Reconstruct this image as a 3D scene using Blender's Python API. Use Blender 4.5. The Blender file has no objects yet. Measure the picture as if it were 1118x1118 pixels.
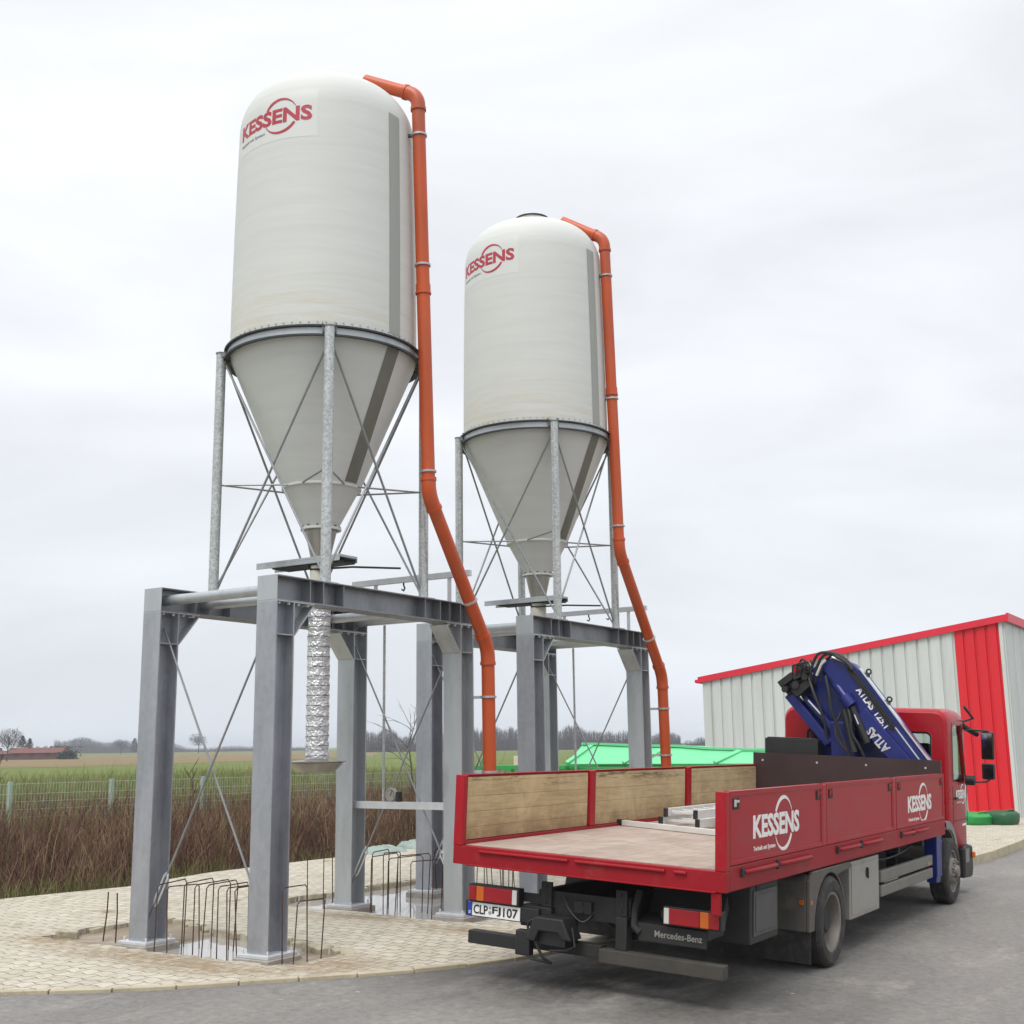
import bpy, bmesh, math, random
from mathutils import Vector, Matrix, noise
random.seed(7)
R = math.radians
S = bpy.context.scene
C = S.collection
PI = math.pi

# ------------------------------------------------------------------ camera
cd = bpy.data.cameras.new("camera"); cam = bpy.data.objects.new("camera", cd); C.objects.link(cam)
cd.sensor_width = 36; cd.sensor_height = 36; cd.sensor_fit = 'HORIZONTAL'
cd.lens = 36 * 1311.58 / 1118
cd.clip_start = .1; cd.clip_end = 8000
CAMP = Vector((10.221, -8.686, 1.931))
cam.matrix_world = (Matrix.Translation(CAMP) @ Matrix.Rotation(R(32.489), 4, 'Z')
                    @ Matrix.Rotation(PI/2 + .1915, 4, 'X') @ Matrix.Rotation(-.0125, 4, 'Z'))
S.camera = cam
S.view_settings.view_transform = 'Standard'; S.view_settings.look = 'None'
S.view_settings.exposure = 0.0; S.view_settings.gamma = 1
S.cycles.max_bounces = 6

# ------------------------------------------------------------------ overcast sky and a soft sun
SUN_EL, SUN_AZ = R(58), R(172)          # azimuth clockwise from +Y
w = bpy.data.worlds.new("World"); S.world = w; w.use_nodes = True
nt = w.node_tree; N = nt.nodes; L = nt.links; N.clear()
def nd(nt_, t, **k):
    n = nt_.nodes.new(t)
    for a, v in k.items(): setattr(n, a, v)
    return n
out = nd(nt, 'ShaderNodeOutputWorld'); bg = nd(nt, 'ShaderNodeBackground')
sky = nd(nt, 'ShaderNodeTexSky'); sky.sky_type = 'NISHITA'; sky.sun_disc = False
sky.sun_elevation = SUN_EL; sky.sun_rotation = SUN_AZ; sky.air_density = 1; sky.dust_density = 4
tc = nd(nt, 'ShaderNodeTexCoord'); sx = nd(nt, 'ShaderNodeSeparateXYZ')
L.new(tc.outputs['Generated'], sx.inputs[0])
rp = nd(nt, 'ShaderNodeValToRGB'); e = rp.color_ramp
e.elements[0].position = 0.0; e.elements[0].color = (.290, .308, .330, 1)
e.elements[1].position = 1.0; e.elements[1].color = (.66, .665, .68, 1)
for p, c in ((.04, (.298, .314, .336)), (.18, (.326, .338, .356)), (.34, (.344, .352, .368)), (.6, (.362, .368, .382)), (.8, (.50, .505, .52))):
    q = e.elements.new(p); q.color = (*c, 1)
L.new(sx.outputs['Z'], rp.inputs[0])
# stretched cloud layers
mp = nd(nt, 'ShaderNodeMapping'); mp.inputs['Scale'].default_value = (1.6, 1.6, 5.5)
nz = nd(nt, 'ShaderNodeTexNoise'); nz.inputs['Scale'].default_value = 1.7; nz.inputs['Detail'].default_value = 5; nz.inputs['Distortion'].default_value = .5
L.new(tc.outputs['Generated'], mp.inputs[0]); L.new(mp.outputs[0], nz.inputs['Vector'])
mr = nd(nt, 'ShaderNodeMapRange'); mr.inputs[1].default_value = .3; mr.inputs[2].default_value = .7
mr.inputs[3].default_value = 2.38; mr.inputs[4].default_value = 2.90
L.new(nz.outputs[0], mr.inputs[0])
mul = nd(nt, 'ShaderNodeVectorMath', operation='SCALE'); L.new(rp.outputs[0], mul.inputs[0]); L.new(mr.outputs[0], mul.inputs['Scale'])
mx = nd(nt, 'ShaderNodeVectorMath', operation='MULTIPLY_ADD')   # a little of the clear sky behind the cloud layer
mx.inputs[1].default_value = (.006, .006, .006)
L.new(sky.outputs[0], mx.inputs[0]); L.new(mul.outputs[0], mx.inputs[2])
L.new(mx.outputs[0], bg.inputs[0]); bg.inputs[1].default_value = 1.0
L.new(bg.outputs[0], out.inputs[0])

sl = bpy.data.lights.new("sun", 'SUN'); sun = bpy.data.objects.new("sun", sl); C.objects.link(sun)
sl.energy = 1.9; sl.angle = R(30); sl.color = (1, .97, .92)
sd = Vector((math.sin(SUN_AZ)*math.cos(SUN_EL), math.cos(SUN_AZ)*math.cos(SUN_EL), math.sin(SUN_EL)))
sun.rotation_euler = sd.to_track_quat('Z', 'Y').to_euler()

# ------------------------------------------------------------------ materials
def mat(name, col, rough=.5, metal=0, var=.12, scale=4, bump=0, bscale=30, stretch=(1, 1, 1), dirt=None, dscale=1.2, dlo=.5, dhi=.7, spec=.5, spangle=0, trans=0):
    m = bpy.data.materials.new(name); m.use_nodes = True
    t = m.node_tree; b = t.nodes['Principled BSDF']; l = t.links
    b.inputs['Roughness'].default_value = rough; b.inputs['Metallic'].default_value = metal
    b.inputs['Specular IOR Level'].default_value = spec
    if trans: b.inputs['Transmission Weight'].default_value = trans
    c = nd(t, 'ShaderNodeTexCoord'); g = nd(t, 'ShaderNodeMapping'); g.inputs['Scale'].default_value = stretch
    l.new(c.outputs['Object'], g.inputs[0])
    n = nd(t, 'ShaderNodeTexNoise'); n.inputs['Scale'].default_value = scale; n.inputs['Detail'].default_value = 6; n.inputs['Roughness'].default_value = .65
    l.new(g.outputs[0], n.inputs['Vector'])
    mixn = nd(t, 'ShaderNodeMix', data_type='RGBA')
    lo = [max(0, x*(1-var)) for x in col[:3]]; hi = [min(1, x*(1+var)) for x in col[:3]]
    mixn.inputs[6].default_value = (*lo, 1); mixn.inputs[7].default_value = (*hi, 1)
    r_ = nd(t, 'ShaderNodeMapRange'); r_.inputs[1].default_value = .3; r_.inputs[2].default_value = .7
    l.new(n.outputs[0], r_.inputs[0]); l.new(r_.outputs[0], mixn.inputs[0])
    o = mixn.outputs[2]
    if spangle:
        v = nd(t, 'ShaderNodeTexVoronoi'); v.inputs['Scale'].default_value = spangle
        l.new(c.outputs['Object'], v.inputs['Vector'])
        s_ = nd(t, 'ShaderNodeSeparateColor'); l.new(v.outputs['Color'], s_.inputs[0])
        h = nd(t, 'ShaderNodeMapRange'); q_ = .24 if spangle > 30 else .05; h.inputs[3].default_value = 1-q_; h.inputs[4].default_value = 1+q_
        l.new(s_.outputs[0], h.inputs[0])
        k = nd(t, 'ShaderNodeVectorMath', operation='SCALE'); l.new(o, k.inputs[0]); l.new(h.outputs[0], k.inputs['Scale']); o = k.outputs[0]
    if dirt:
        n2 = nd(t, 'ShaderNodeTexNoise'); n2.inputs['Scale'].default_value = dscale; n2.inputs['Detail'].default_value = 8; n2.inputs['Roughness'].default_value = .7
        l.new(g.outputs[0], n2.inputs['Vector'])
        r2 = nd(t, 'ShaderNodeMapRange'); r2.inputs[1].default_value = dlo; r2.inputs[2].default_value = dhi
        l.new(n2.outputs[0], r2.inputs[0])
        m2 = nd(t, 'ShaderNodeMix', data_type='RGBA'); l.new(r2.outputs[0], m2.inputs[0]); l.new(o, m2.inputs[6]); m2.inputs[7].default_value = (*dirt, 1)
        o = m2.outputs[2]
    l.new(o, b.inputs['Base Color'])
    rr = nd(t, 'ShaderNodeMapRange'); rr.inputs[3].default_value = max(.02, rough-.08); rr.inputs[4].default_value = min(1, rough+.1)
    l.new(n.outputs[0], rr.inputs[0]); l.new(rr.outputs[0], b.inputs['Roughness'])
    if bump:
        n3 = nd(t, 'ShaderNodeTexNoise'); n3.inputs['Scale'].default_value = bscale; n3.inputs['Detail'].default_value = 5
        l.new(g.outputs[0], n3.inputs['Vector'])
        bp = nd(t, 'ShaderNodeBump'); bp.inputs['Strength'].default_value = bump; bp.inputs['Distance'].default_value = .02
        l.new(n3.outputs[0], bp.inputs['Height']); l.new(bp.outputs[0], b.inputs['Normal'])
    return m

M = {}
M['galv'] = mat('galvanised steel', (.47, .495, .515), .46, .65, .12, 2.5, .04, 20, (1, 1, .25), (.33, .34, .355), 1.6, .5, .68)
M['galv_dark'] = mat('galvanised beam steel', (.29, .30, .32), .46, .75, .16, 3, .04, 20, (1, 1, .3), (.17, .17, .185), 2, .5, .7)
M['spangle'] = mat('spangled zinc', (.46, .48, .48), .42, .5, .1, 5, 0, 30, (1, 1, .4), spangle=55)
M['rod'] = mat('brace steel', (.30, .31, .32), .45, .6, .15, 6)
M['steel'] = mat('stainless steel', (.34, .32, .29), .38, .8, .2, 6, 0, 30, (1, 1, .2))
M['white_steel'] = mat('pale zinc plate', (.62, .64, .66), .45, .3, .08, 8)
M['orange'] = mat('orange sewer pipe', (.50, .078, .016), .4, 0, .14, 3, 0, 30, (1, 1, .3), (.38, .10, .055), 3.5, .5, .75)
M['foil'] = mat('aluminium foil hose', (.70, .71, .73), .36, .8, .15, 14, .8, 34, (1, 1, 1))
M['wire'] = mat('hose wire', (.12, .12, .13), .5, .6)
M['milky'] = mat('milky plastic tube', (.62, .60, .52), .3, 0, .08, 4)
M['red'] = mat('truck red paint', (.36, .007, .016), .38, 0, .08, 1.3, 0, 30, (1, .3, 1), (.30, .035, .036), 4.5, .5, .74, spec=.28)
M['red_dusty'] = mat('dusty red paint', (.29, .007, .014), .5, 0, .12, 2, 0, 30, (1, .3, 1), (.28, .045, .04), 3.2, .52, .75, spec=.25)
M['red_cab'] = mat('cab red paint', (.35, .008, .015), .28, 0, .05, 2, spec=.35)
M['ply'] = mat('brown headboard ply', (.035, .018, .017), .45, 0, .2, 3)
M['black'] = mat('black plastic', (.016, .016, .017), .5, 0, .2, 6)
M['chassis'] = mat('dusty chassis paint', (.019, .018, .017), .7, 0, .3, 5, 0, 30, (1, 1, 1), (.042, .038, .032), 4, .5, .75)
M['dusty'] = mat('dusty grey plastic', (.095, .086, .075), .75, 0, .2, 4, 0, 30, (1, 1, 1), (.15, .132, .108), 5, .5, .7)
M['tyre'] = mat('tyre rubber', (.030, .028, .027), .85, 0, .25, 8, .15, 60, (1, 1, 1), (.075, .066, .056), 4, .48, .7)
M['rim'] = mat('dusty wheel rim', (.21, .19, .165), .55, .3, .2, 7)
M['alu'] = mat('aluminium profile', (.62, .62, .60), .4, .5, .1, 5)
M['toolbox'] = mat('dull aluminium sheet', (.36, .345, .315), .5, .4, .12, 3, 0, 30, (1, 1, 1), (.26, .235, .20), 3, .5, .7)
M['blue'] = mat('crane blue paint', (.008, .016, .15), .34, 0, .15, 4)
M['chrome'] = mat('polished steel', (.75, .78, .82), .2, .9, .05)
M['white'] = mat('white lettering', (.82, .82, .80), .45, 0, .03)
M['logo_red'] = mat('faded red lettering', (.42, .03, .055), .5, 0, .1, 6)
M['grey_text'] = mat('small grey lettering', (.30, .30, .31), .5, 0, .05)
M['lens_red'] = mat('red lamp lens', (.30, .010, .016), .15, 0, .1)
M['lens_orange'] = mat('orange lamp lens', (.55, .12, .015), .15, 0, .1)
M['lens_white'] = mat('clear lamp lens', (.6, .58, .55), .15, 0, .05)
M['plate_blue'] = mat('plate blue', (.01, .05, .35), .4, 0, .03)
M['ink'] = mat('black lettering', (.012, .012, .012), .5, 0, .03)
M['mirror'] = mat('mirror glass', (.45, .47, .5), .04, 1, .02)
M['rust'] = mat('rusty rebar', (.075, .038, .026), .85, .1, .3, 12, .3, 60)
M['concrete'] = mat('footing concrete', (.34, .32, .29), .9, 0, .15, 5, .2, 40, dirt=(.20, .175, .145), dscale=3)
M['mint'] = mat('mint green paint', (.16, .60, .30), .4, 0, .06, 2)
M['green'] = mat('green machine paint', (.03, .30, .07), .42, 0, .12, 3)
M['green_bright'] = mat('bright green plastic', (.02, .27, .06), .4, 0, .1, 3)
M['green_deep'] = mat('dark green plastic', (.012, .09, .035), .45, 0, .15, 3)
M['cream'] = mat('cream board', (.62, .55, .45), .6, 0, .06, 4)
M['barn_grey'] = mat('pale sheet cladding', (.56, .585, .57), .5, 0, .06, 1.5, 0, 30, (1, 1, .12), (.46, .475, .45), 1.8, .5, .8)
M['barn_red'] = mat('red sheet cladding', (.66, .012, .024), .45, 0, .06, 1.5, 0, 30, (1, 1, .12), (.52, .025, .035), 1.8, .5, .8)
M['trim_red'] = mat('red roof trim', (.68, .02, .045), .42, 0, .05, .8)
M['roof'] = mat('roof sheet', (.3, .3, .3), .6)
M['post_green'] = mat('pale green fence coating', (.36, .43, .39), .55, 0, .06)
M['fence'] = mat('fence wire', (.40, .45, .42), .55, .2, .05)
M['twig'] = mat('bare twig bark', (.075, .048, .038), .9, 0, .3, 3)
M['bark'] = mat('grey bark', (.10, .085, .07), .9, 0, .25, 6)
M['wood_far'] = mat('bare winter wood', (.075, .07, .082), 1, 0, .25, .02)
M['conifer'] = mat('dark conifer needles', (.018, .030, .022), .9, 0, .35, .5)
M['tile'] = mat('red roof tiles', (.15, .055, .042), .8, 0, .2, .4)
M['brick_far'] = mat('red brick', (.13, .05, .042), .85, 0, .2, .6)
M['hedge_far'] = mat('evergreen hedge', (.018, .032, .014), .95, 0, .3, .3)
M['tarp'] = mat('pale green sacking', (.25, .31, .28), .6, 0, .25, 3, .3, 12)

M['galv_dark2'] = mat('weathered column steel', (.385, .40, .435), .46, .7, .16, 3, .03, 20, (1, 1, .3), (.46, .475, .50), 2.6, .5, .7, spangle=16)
M['strip'] = mat('grey translucent strip', (.30, .315, .29), .4, 0, .06, 3, 0, 30, (1, 1, .1))
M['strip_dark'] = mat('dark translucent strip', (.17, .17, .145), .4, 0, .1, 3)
M['ring'] = mat('dark ring steel', (.20, .215, .225), .45, .5, .15, 5)
M['ring_dark'] = mat('dark flange steel', (.045, .05, .055), .5, .3, .15, 5)
M['decal'] = mat('white decal film', (.635, .65, .63), .5, 0, .02)
M['white_alu'] = mat('pale aluminium ladder', (.70, .70, .68), .42, .25, .06, 5)
M['dusty2'] = mat('grey side rail', (.17, .165, .145), .6, .1, .15, 4)
M['dusty3'] = mat('grey box lid', (.085, .082, .078), .7, 0, .2, 4)
M['dusty4'] = mat('dusty bar', (.055, .05, .042), .8, 0, .25, 6)
M['dusty5'] = mat('grey cab plastic', (.20, .195, .185), .6, 0, .12, 4)
M['chassis2'] = mat('dark box plastic', (.03, .03, .03), .65, 0, .2, 4)

def new_mat(name):
    m = bpy.data.materials.new(name); m.use_nodes = True
    return m, m.node_tree, m.node_tree.nodes['Principled BSDF'], m.node_tree.links
def ramp(t, pts):
    r = nd(t, 'ShaderNodeValToRGB'); e = r.color_ramp
    e.elements[0].position = pts[0][0]; e.elements[0].color = (*pts[0][1], 1)
    e.elements[1].position = pts[-1][0]; e.elements[1].color = (*pts[-1][1], 1)
    for p, c in pts[1:-1]:
        q = e.elements.new(p); q.color = (*c, 1)
    return r
def ramp_of(t, v, pts):
    r = ramp(t, pts); t.links.new(v, r.inputs[0]); return r.outputs[0]
def noise_n(t, vec, scale, detail=6, rough=.6, dist=0):
    n = nd(t, 'ShaderNodeTexNoise'); n.inputs['Scale'].default_value = scale; n.inputs['Detail'].default_value = detail
    n.inputs['Roughness'].default_value = rough; n.inputs['Distortion'].default_value = dist
    t.links.new(vec, n.inputs['Vector']); return n.outputs[0]
def rng(t, v, a, b, c=0, d=1):
    r = nd(t, 'ShaderNodeMapRange'); r.inputs[1].default_value = a; r.inputs[2].default_value = b; r.inputs[3].default_value = c; r.inputs[4].default_value = d
    t.links.new(v, r.inputs[0]); return r.outputs[0]
def mixc(t, f, a, b, blend='MIX'):
    m = nd(t, 'ShaderNodeMix', data_type='RGBA', blend_type=blend)
    for sock, v in ((0, f), (6, a), (7, b)):
        if isinstance(v, (int, float)): m.inputs[sock].default_value = v
        elif isinstance(v, tuple): m.inputs[sock].default_value = (*v, 1)
        else: t.links.new(v, m.inputs[sock])
    return m.outputs[2]
def math_n(t, op, a, b=None):
    m = nd(t, 'ShaderNodeMath', operation=op)
    for i, v in enumerate((a, b)):
        if v is None: continue
        if isinstance(v, (int, float)): m.inputs[i].default_value = v
        else: t.links.new(v, m.inputs[i])
    return m.outputs[0]

def paving_mat():
    m, t, b, l = new_mat('interlocking sand coloured pavers')
    c = nd(t, 'ShaderNodeTexCoord'); v = c.outputs['Object']
    s = nd(t, 'ShaderNodeSeparateXYZ'); l.new(v, s.inputs[0])
    # bone shaped stones: both joints wander as rounded zigzags
    wob = math_n(t, 'MULTIPLY', math_n(t, 'SINE', math_n(t, 'MULTIPLY', s.outputs[0], 2*PI/.20)), .016)
    wob2 = math_n(t, 'MULTIPLY', math_n(t, 'SINE', math_n(t, 'MULTIPLY', s.outputs[1], 2*PI/.33)), .012)
    cb = nd(t, 'ShaderNodeCombineXYZ')
    l.new(math_n(t, 'ADD', s.outputs[0], wob2), cb.inputs[0]); l.new(math_n(t, 'ADD', s.outputs[1], wob), cb.inputs[1])
    n0 = nd(t, 'ShaderNodeTexNoise'); n0.inputs['Scale'].default_value = 5; l.new(v, n0.inputs['Vector'])
    off = nd(t, 'ShaderNodeVectorMath', operation='MULTIPLY_ADD'); off.inputs[1].default_value = (.02, .02, 0)
    l.new(n0.outputs[1], off.inputs[0]); l.new(cb.outputs[0], off.inputs[2])
    br = nd(t, 'ShaderNodeTexBrick'); br.offset = .5; br.squash = 1
    br.inputs['Scale'].default_value = 1; br.inputs['Mortar Size'].default_value = .008; br.inputs['Mortar Smooth'].default_value = .35
    br.inputs['Brick Width'].default_value = .2; br.inputs['Row Height'].default_value = .165; br.inputs['Bias'].default_value = 0
    br.inputs['Color1'].default_value = (.42, .385, .305, 1); br.inputs['Color2'].default_value = (.535, .50, .415, 1); br.inputs['Mortar'].default_value = (.16, .138, .10, 1)
    l.new(off.outputs[0], br.inputs['Vector'])
    big = noise_n(t, v, .55, 6, .65)
    o = mixc(t, rng(t, big, .35, .7, 0, .4), br.outputs[0], (.555, .525, .445))
    fine = noise_n(t, v, 9, 8, .7)
    o = mixc(t, rng(t, fine, .48, .72, 0, .6), o, (.27, .22, .14))
    st = noise_n(t, v, 1.1, 9, .72, .6)
    o = mixc(t, rng(t, st, .57, .68, 0, .85), o, (.21, .155, .085))      # brown soil smears
    # smears of sand and mud round the openings
    for cx, cy, rx, ry in ((.7, -.5, 1.9, .42), (2.65, .1, .8, .6), (2.7, 2.35, 1.0, .3), (-.9, -.25, .9, .3), (1.7, -.62, .9, .35), (-2.6, -1.2, .5, .16), (-2.2, 1.5, .4, .14), (.9, 2.6, 1.2, .25)):
        d = nd(t, 'ShaderNodeVectorMath', operation='SUBTRACT'); d.inputs[1].default_value = (cx, cy, 0); l.new(v, d.inputs[0])
        d2 = nd(t, 'ShaderNodeVectorMath', operation='MULTIPLY'); d2.inputs[1].default_value = (1/rx, 1/ry, 0); l.new(d.outputs[0], d2.inputs[0])
        ln = nd(t, 'ShaderNodeVectorMath', operation='LENGTH'); l.new(d2.outputs[0], ln.inputs[0])
        f = math_n(t, 'MULTIPLY', rng(t, ln.outputs['Value'], 1.1, .2, 0, 1), rng(t, fine, .33, .58, .1, 1))
        o = mixc(t, f, o, (.27, .20, .12))
    l.new(o, b.inputs['Base Color']); b.inputs['Roughness'].default_value = .85
    bp = nd(t, 'ShaderNodeBump'); bp.inputs['Strength'].default_value = .8; bp.inputs['Distance'].default_value = .012
    hh = math_n(t, 'SUBTRACT', math_n(t, 'MULTIPLY', fine, .35), br.outputs['Fac'])
    l.new(hh, bp.inputs['Height']); l.new(bp.outputs[0], b.inputs['Normal'])
    return m
def asphalt_mat():
    m, t, b, l = new_mat('worn asphalt')
    c = nd(t, 'ShaderNodeTexCoord'); v = c.outputs['Object']
    g = nd(t, 'ShaderNodeMapping'); g.inputs['Scale'].default_value = (1, .45, 1); g.inputs['Rotation'].default_value = (0, 0, R(-20)); l.new(v, g.inputs[0])
    a = noise_n(t, g.outputs[0], .55, 7, .6, .4)
    o = ramp(t, [(.28, (.105, .101, .096)), (.5, (.165, .157, .147)), (.72, (.245, .232, .213))]); l.new(a, o.inputs[0]); o = o.outputs[0]
    f = noise_n(t, v, 70, 5, .8)
    o = mixc(t, rng(t, f, .3, .7, 0, .55), o, (.27, .26, .245), 'MIX')
    p = noise_n(t, g.outputs[0], 1.6, 9, .75, .3)
    o = mixc(t, rng(t, p, .55, .72, 0, .8), o, (.33, .305, .265))        # dried dust
    q = noise_n(t, v, .9, 8, .7, 1)
    o = mixc(t, rng(t, q, .62, .74, 0, .6), o, (.085, .082, .08))
    for cx, cy, rx, ry in ((5.0, .6, 2.6, 1.5), (5.3, 5.0, 1.5, 3.5)):  # oil stains, spread under the truck to paint its contact shadow darker
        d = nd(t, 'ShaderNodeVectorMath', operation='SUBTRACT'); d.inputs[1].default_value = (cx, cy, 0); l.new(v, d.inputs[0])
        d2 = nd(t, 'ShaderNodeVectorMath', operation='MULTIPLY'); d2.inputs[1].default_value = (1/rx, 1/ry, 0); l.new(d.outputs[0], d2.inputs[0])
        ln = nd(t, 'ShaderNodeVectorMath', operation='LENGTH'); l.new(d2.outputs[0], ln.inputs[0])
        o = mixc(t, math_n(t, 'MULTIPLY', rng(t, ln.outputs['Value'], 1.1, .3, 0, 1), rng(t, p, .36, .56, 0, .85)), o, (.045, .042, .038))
    sp = noise_n(t, v, 6, 3, .5)
    o = mixc(t, rng(t, sp, .73, .77, 0, .8), o, (.42, .40, .36))
    md = noise_n(t, v, 13, 10, .8); o = mixc(t, .8, o, ramp_of(t, md, [(.3, (.55, .55, .55)), (.5, (.98, .98, .98)), (.7, (1.4, 1.38, 1.34))]), 'MULTIPLY')
    l.new(o, b.inputs['Base Color']); b.inputs['Roughness'].default_value = .8
    l.new(rng(t, a, .3, .7, .62, .9), b.inputs['Roughness'])
    bp = nd(t, 'ShaderNodeBump'); bp.inputs['Strength'].default_value = .35; bp.inputs['Distance'].default_value = .01
    l.new(f, bp.inputs['Height']); l.new(bp.outputs[0], b.inputs['Normal'])
    return m
def silo_mat():
    m, t, b, l = new_mat('off white glass fibre')
    c = nd(t, 'ShaderNodeTexCoord'); v = c.outputs['Object']
    g = nd(t, 'ShaderNodeMapping'); g.inputs['Scale'].default_value = (.5, .5, 7); l.new(v, g.inputs[0])
    a = noise_n(t, g.outputs[0], 1.6, 7, .6, .6)
    o = mixc(t, rng(t, a, .35, .7), (.59, .606, .586), (.63, .645, .622))
    s = nd(t, 'ShaderNodeSeparateXYZ'); l.new(v, s.inputs[0])
    st = noise_n(t, g.outputs[0], 2.6, 8, .7, 1)
    zone = math_n(t, 'MULTIPLY', rng(t, s.outputs[2], 7.3, 6.7, 0, 1), rng(t, s.outputs[2], 6.4, 6.5, 0, 1))
    o = mixc(t, math_n(t, 'MULTIPLY', zone, rng(t, st, .45, .68, 0, .75)), o, (.57, .50, .36))
    l.new(o, b.inputs['Base Color']); b.inputs['Roughness'].default_value = .58; b.inputs['Specular IOR Level'].default_value = .35
    bp = nd(t, 'ShaderNodeBump'); bp.inputs['Strength'].default_value = .09; bp.inputs['Distance'].default_value = .03
    l.new(a, bp.inputs['Height']); l.new(bp.outputs[0], b.inputs['Normal'])
    return m
def plank_mat(name, c1, c2, cm, ax, width, row, worn, foot=False):
    m, t, b, l = new_mat(name)
    c = nd(t, 'ShaderNodeTexCoord'); v = c.outputs['Object']
    sp_ = nd(t, 'ShaderNodeSeparateXYZ'); l.new(v, sp_.inputs[0]); g = nd(t, 'ShaderNodeCombineXYZ')
    for i_, a_ in enumerate(ax): l.new(sp_.outputs[a_], g.inputs[i_])
    br = nd(t, 'ShaderNodeTexBrick'); br.inputs['Scale'].default_value = 1; br.inputs['Brick Width'].default_value = width; br.inputs['Row Height'].default_value = row
    br.inputs['Mortar Size'].default_value = .0035; br.inputs['Mortar Smooth'].default_value = .6; br.offset = .37
    br.inputs['Color1'].default_value = (*c1, 1); br.inputs['Color2'].default_value = (*c2, 1); br.inputs['Mortar'].default_value = (*cm, 1)
    l.new(g.outputs[0], br.inputs['Vector'])
    g2 = nd(t, 'ShaderNodeMapping'); g2.inputs['Scale'].default_value = (1, 10, 1); l.new(g.outputs[0], g2.inputs[0])
    gr = noise_n(t, g2.outputs[0], 3, 8, .65, .5)
    o = mixc(t, rng(t, gr, .35, .75, 0, .6), br.outputs[0], cm)
    w_ = noise_n(t, v, 2.2, 8, .7, .4)
    o = mixc(t, rng(t, w_, .48, .7, 0, .75), o, worn)
    w2 = noise_n(t, v, 5, 8, .75)
    o = mixc(t, rng(t, w2, .6, .75, 0, .6), o, cm)
    if foot:     # rust and mud splashed up from the hinge line
        f_ = math_n(t, 'MULTIPLY', rng(t, math_n(t, 'ADD', sp_.outputs[2], math_n(t, 'MULTIPLY', w_, .35)), 1.5, 1.26, 0, 1), rng(t, w2, .3, .6, .15, .8))
        o = mixc(t, f_, o, (.22, .12, .06))
        f2 = math_n(t, 'MULTIPLY', rng(t, sp_.outputs[2], 1.50, 1.57, 0, 1), rng(t, noise_n(t, g2.outputs[0], 1.4, 5, .8), .55, .6, 0, .75))
        o = mixc(t, f2, o, (.10, .06, .035))
    l.new(o, b.inputs['Base Color']); b.inputs['Roughness'].default_value = .8
    return m
def barn_glass():
    m, t, b, l = new_mat('window glass')
    b.inputs['Base Color'].default_value = (.75, .82, .80, 1); b.inputs['Roughness'].default_value = .03
    b.inputs['Transmission Weight'].default_value = 1; b.inputs['IOR'].default_value = 1.1
    return m
def field_mat(name, pts, sc=.15, fine=2.5):
    m, t, b, l = new_mat(name)
    c = nd(t, 'ShaderNodeTexCoord'); v = c.outputs['Object']
    a = noise_n(t, v, sc, 8, .7, .5); a2 = noise_n(t, v, fine, 8, .75)
    o = ramp(t, pts); l.new(rng(t, math_n(t, 'ADD', math_n(t, 'MULTIPLY', a, .6), math_n(t, 'MULTIPLY', a2, .4)), .3, .7), o.inputs[0])
    l.new(o.outputs[0], b.inputs['Base Color']); b.inputs['Roughness'].default_value = .95; b.inputs['Specular IOR Level'].default_value = .1
    return m
def blade_mat(name, pts):
    m, t, b, l = new_mat(name)
    g = nd(t, 'ShaderNodeNewGeometry'); c = nd(t, 'ShaderNodeTexCoord')
    n = rng(t, noise_n(t, c.outputs['Object'], .8, 5, .7), .3, .7)
    f = math_n(t, 'ADD', math_n(t, 'MULTIPLY', n, .45), math_n(t, 'MULTIPLY', g.outputs['Random Per Island'], .55))
    r = ramp(t, pts); l.new(f, r.inputs[0])
    l.new(r.outputs[0], b.inputs['Base Color']); b.inputs['Roughness'].default_value = .9; b.inputs['Specular IOR Level'].default_value = .15
    return m
def water_mat():
    m, t, b, l = new_mat('muddy puddle water')
    b.inputs['Base Color'].default_value = (.40, .39, .37, 1); b.inputs['Roughness'].default_value = .02; b.inputs['IOR'].default_value = 1.5
    c = nd(t, 'ShaderNodeTexCoord'); n = noise_n(t, c.outputs['Object'], 9, 3, .5)
    bp = nd(t, 'ShaderNodeBump'); bp.inputs['Strength'].default_value = .02; bp.inputs['Distance'].default_value = .01
    l.new(n, bp.inputs['Height']); l.new(bp.outputs[0], b.inputs['Normal'])
    return m
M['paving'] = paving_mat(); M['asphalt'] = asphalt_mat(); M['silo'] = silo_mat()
M['kerbstone'] = mat('kerb stone', (.46, .405, .29), .85, 0, .15, 6, .2, 40, dirt=(.28, .24, .17), dscale=3)
M['edge_stone'] = mat('broken paver', (.40, .36, .265), .9, 0, .2, 5, .3, 40, dirt=(.20, .165, .10), dscale=4)
M['bed_wood'] = plank_mat('worn bed floor boards', (.36, .285, .235), (.42, .335, .28), (.20, .14, .11), (1, 0, 2), 2.2, .21, (.47, .40, .345))
M['board_wood'] = plank_mat('weathered side board timber', (.49, .375, .20), (.55, .435, .25), (.22, .14, .07), (1, 2, 0), 1.7, .132, (.60, .47, .27), True)
M['glass'] = barn_glass()
M['water'] = water_mat()
M['sand'] = mat('wet sand', (.23, .185, .13), .75, 0, .25, 3, .4, 25, dirt=(.38, .34, .28), dscale=1.6)
M['soil'] = mat('dark hedge soil', (.050, .034, .025), .95, 0, .4, 2, .4, 20)
M['field'] = field_mat('winter pasture', [(0, (.075, .115, .022)), (.45, (.125, .165, .038)), (.7, (.165, .18, .06)), (1, (.24, .21, .11))])
M['stubble'] = field_mat('tan stubble', [(0, (.15, .125, .055)), (.5, (.205, .16, .08)), (1, (.26, .205, .115))], .05, .8)
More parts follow.
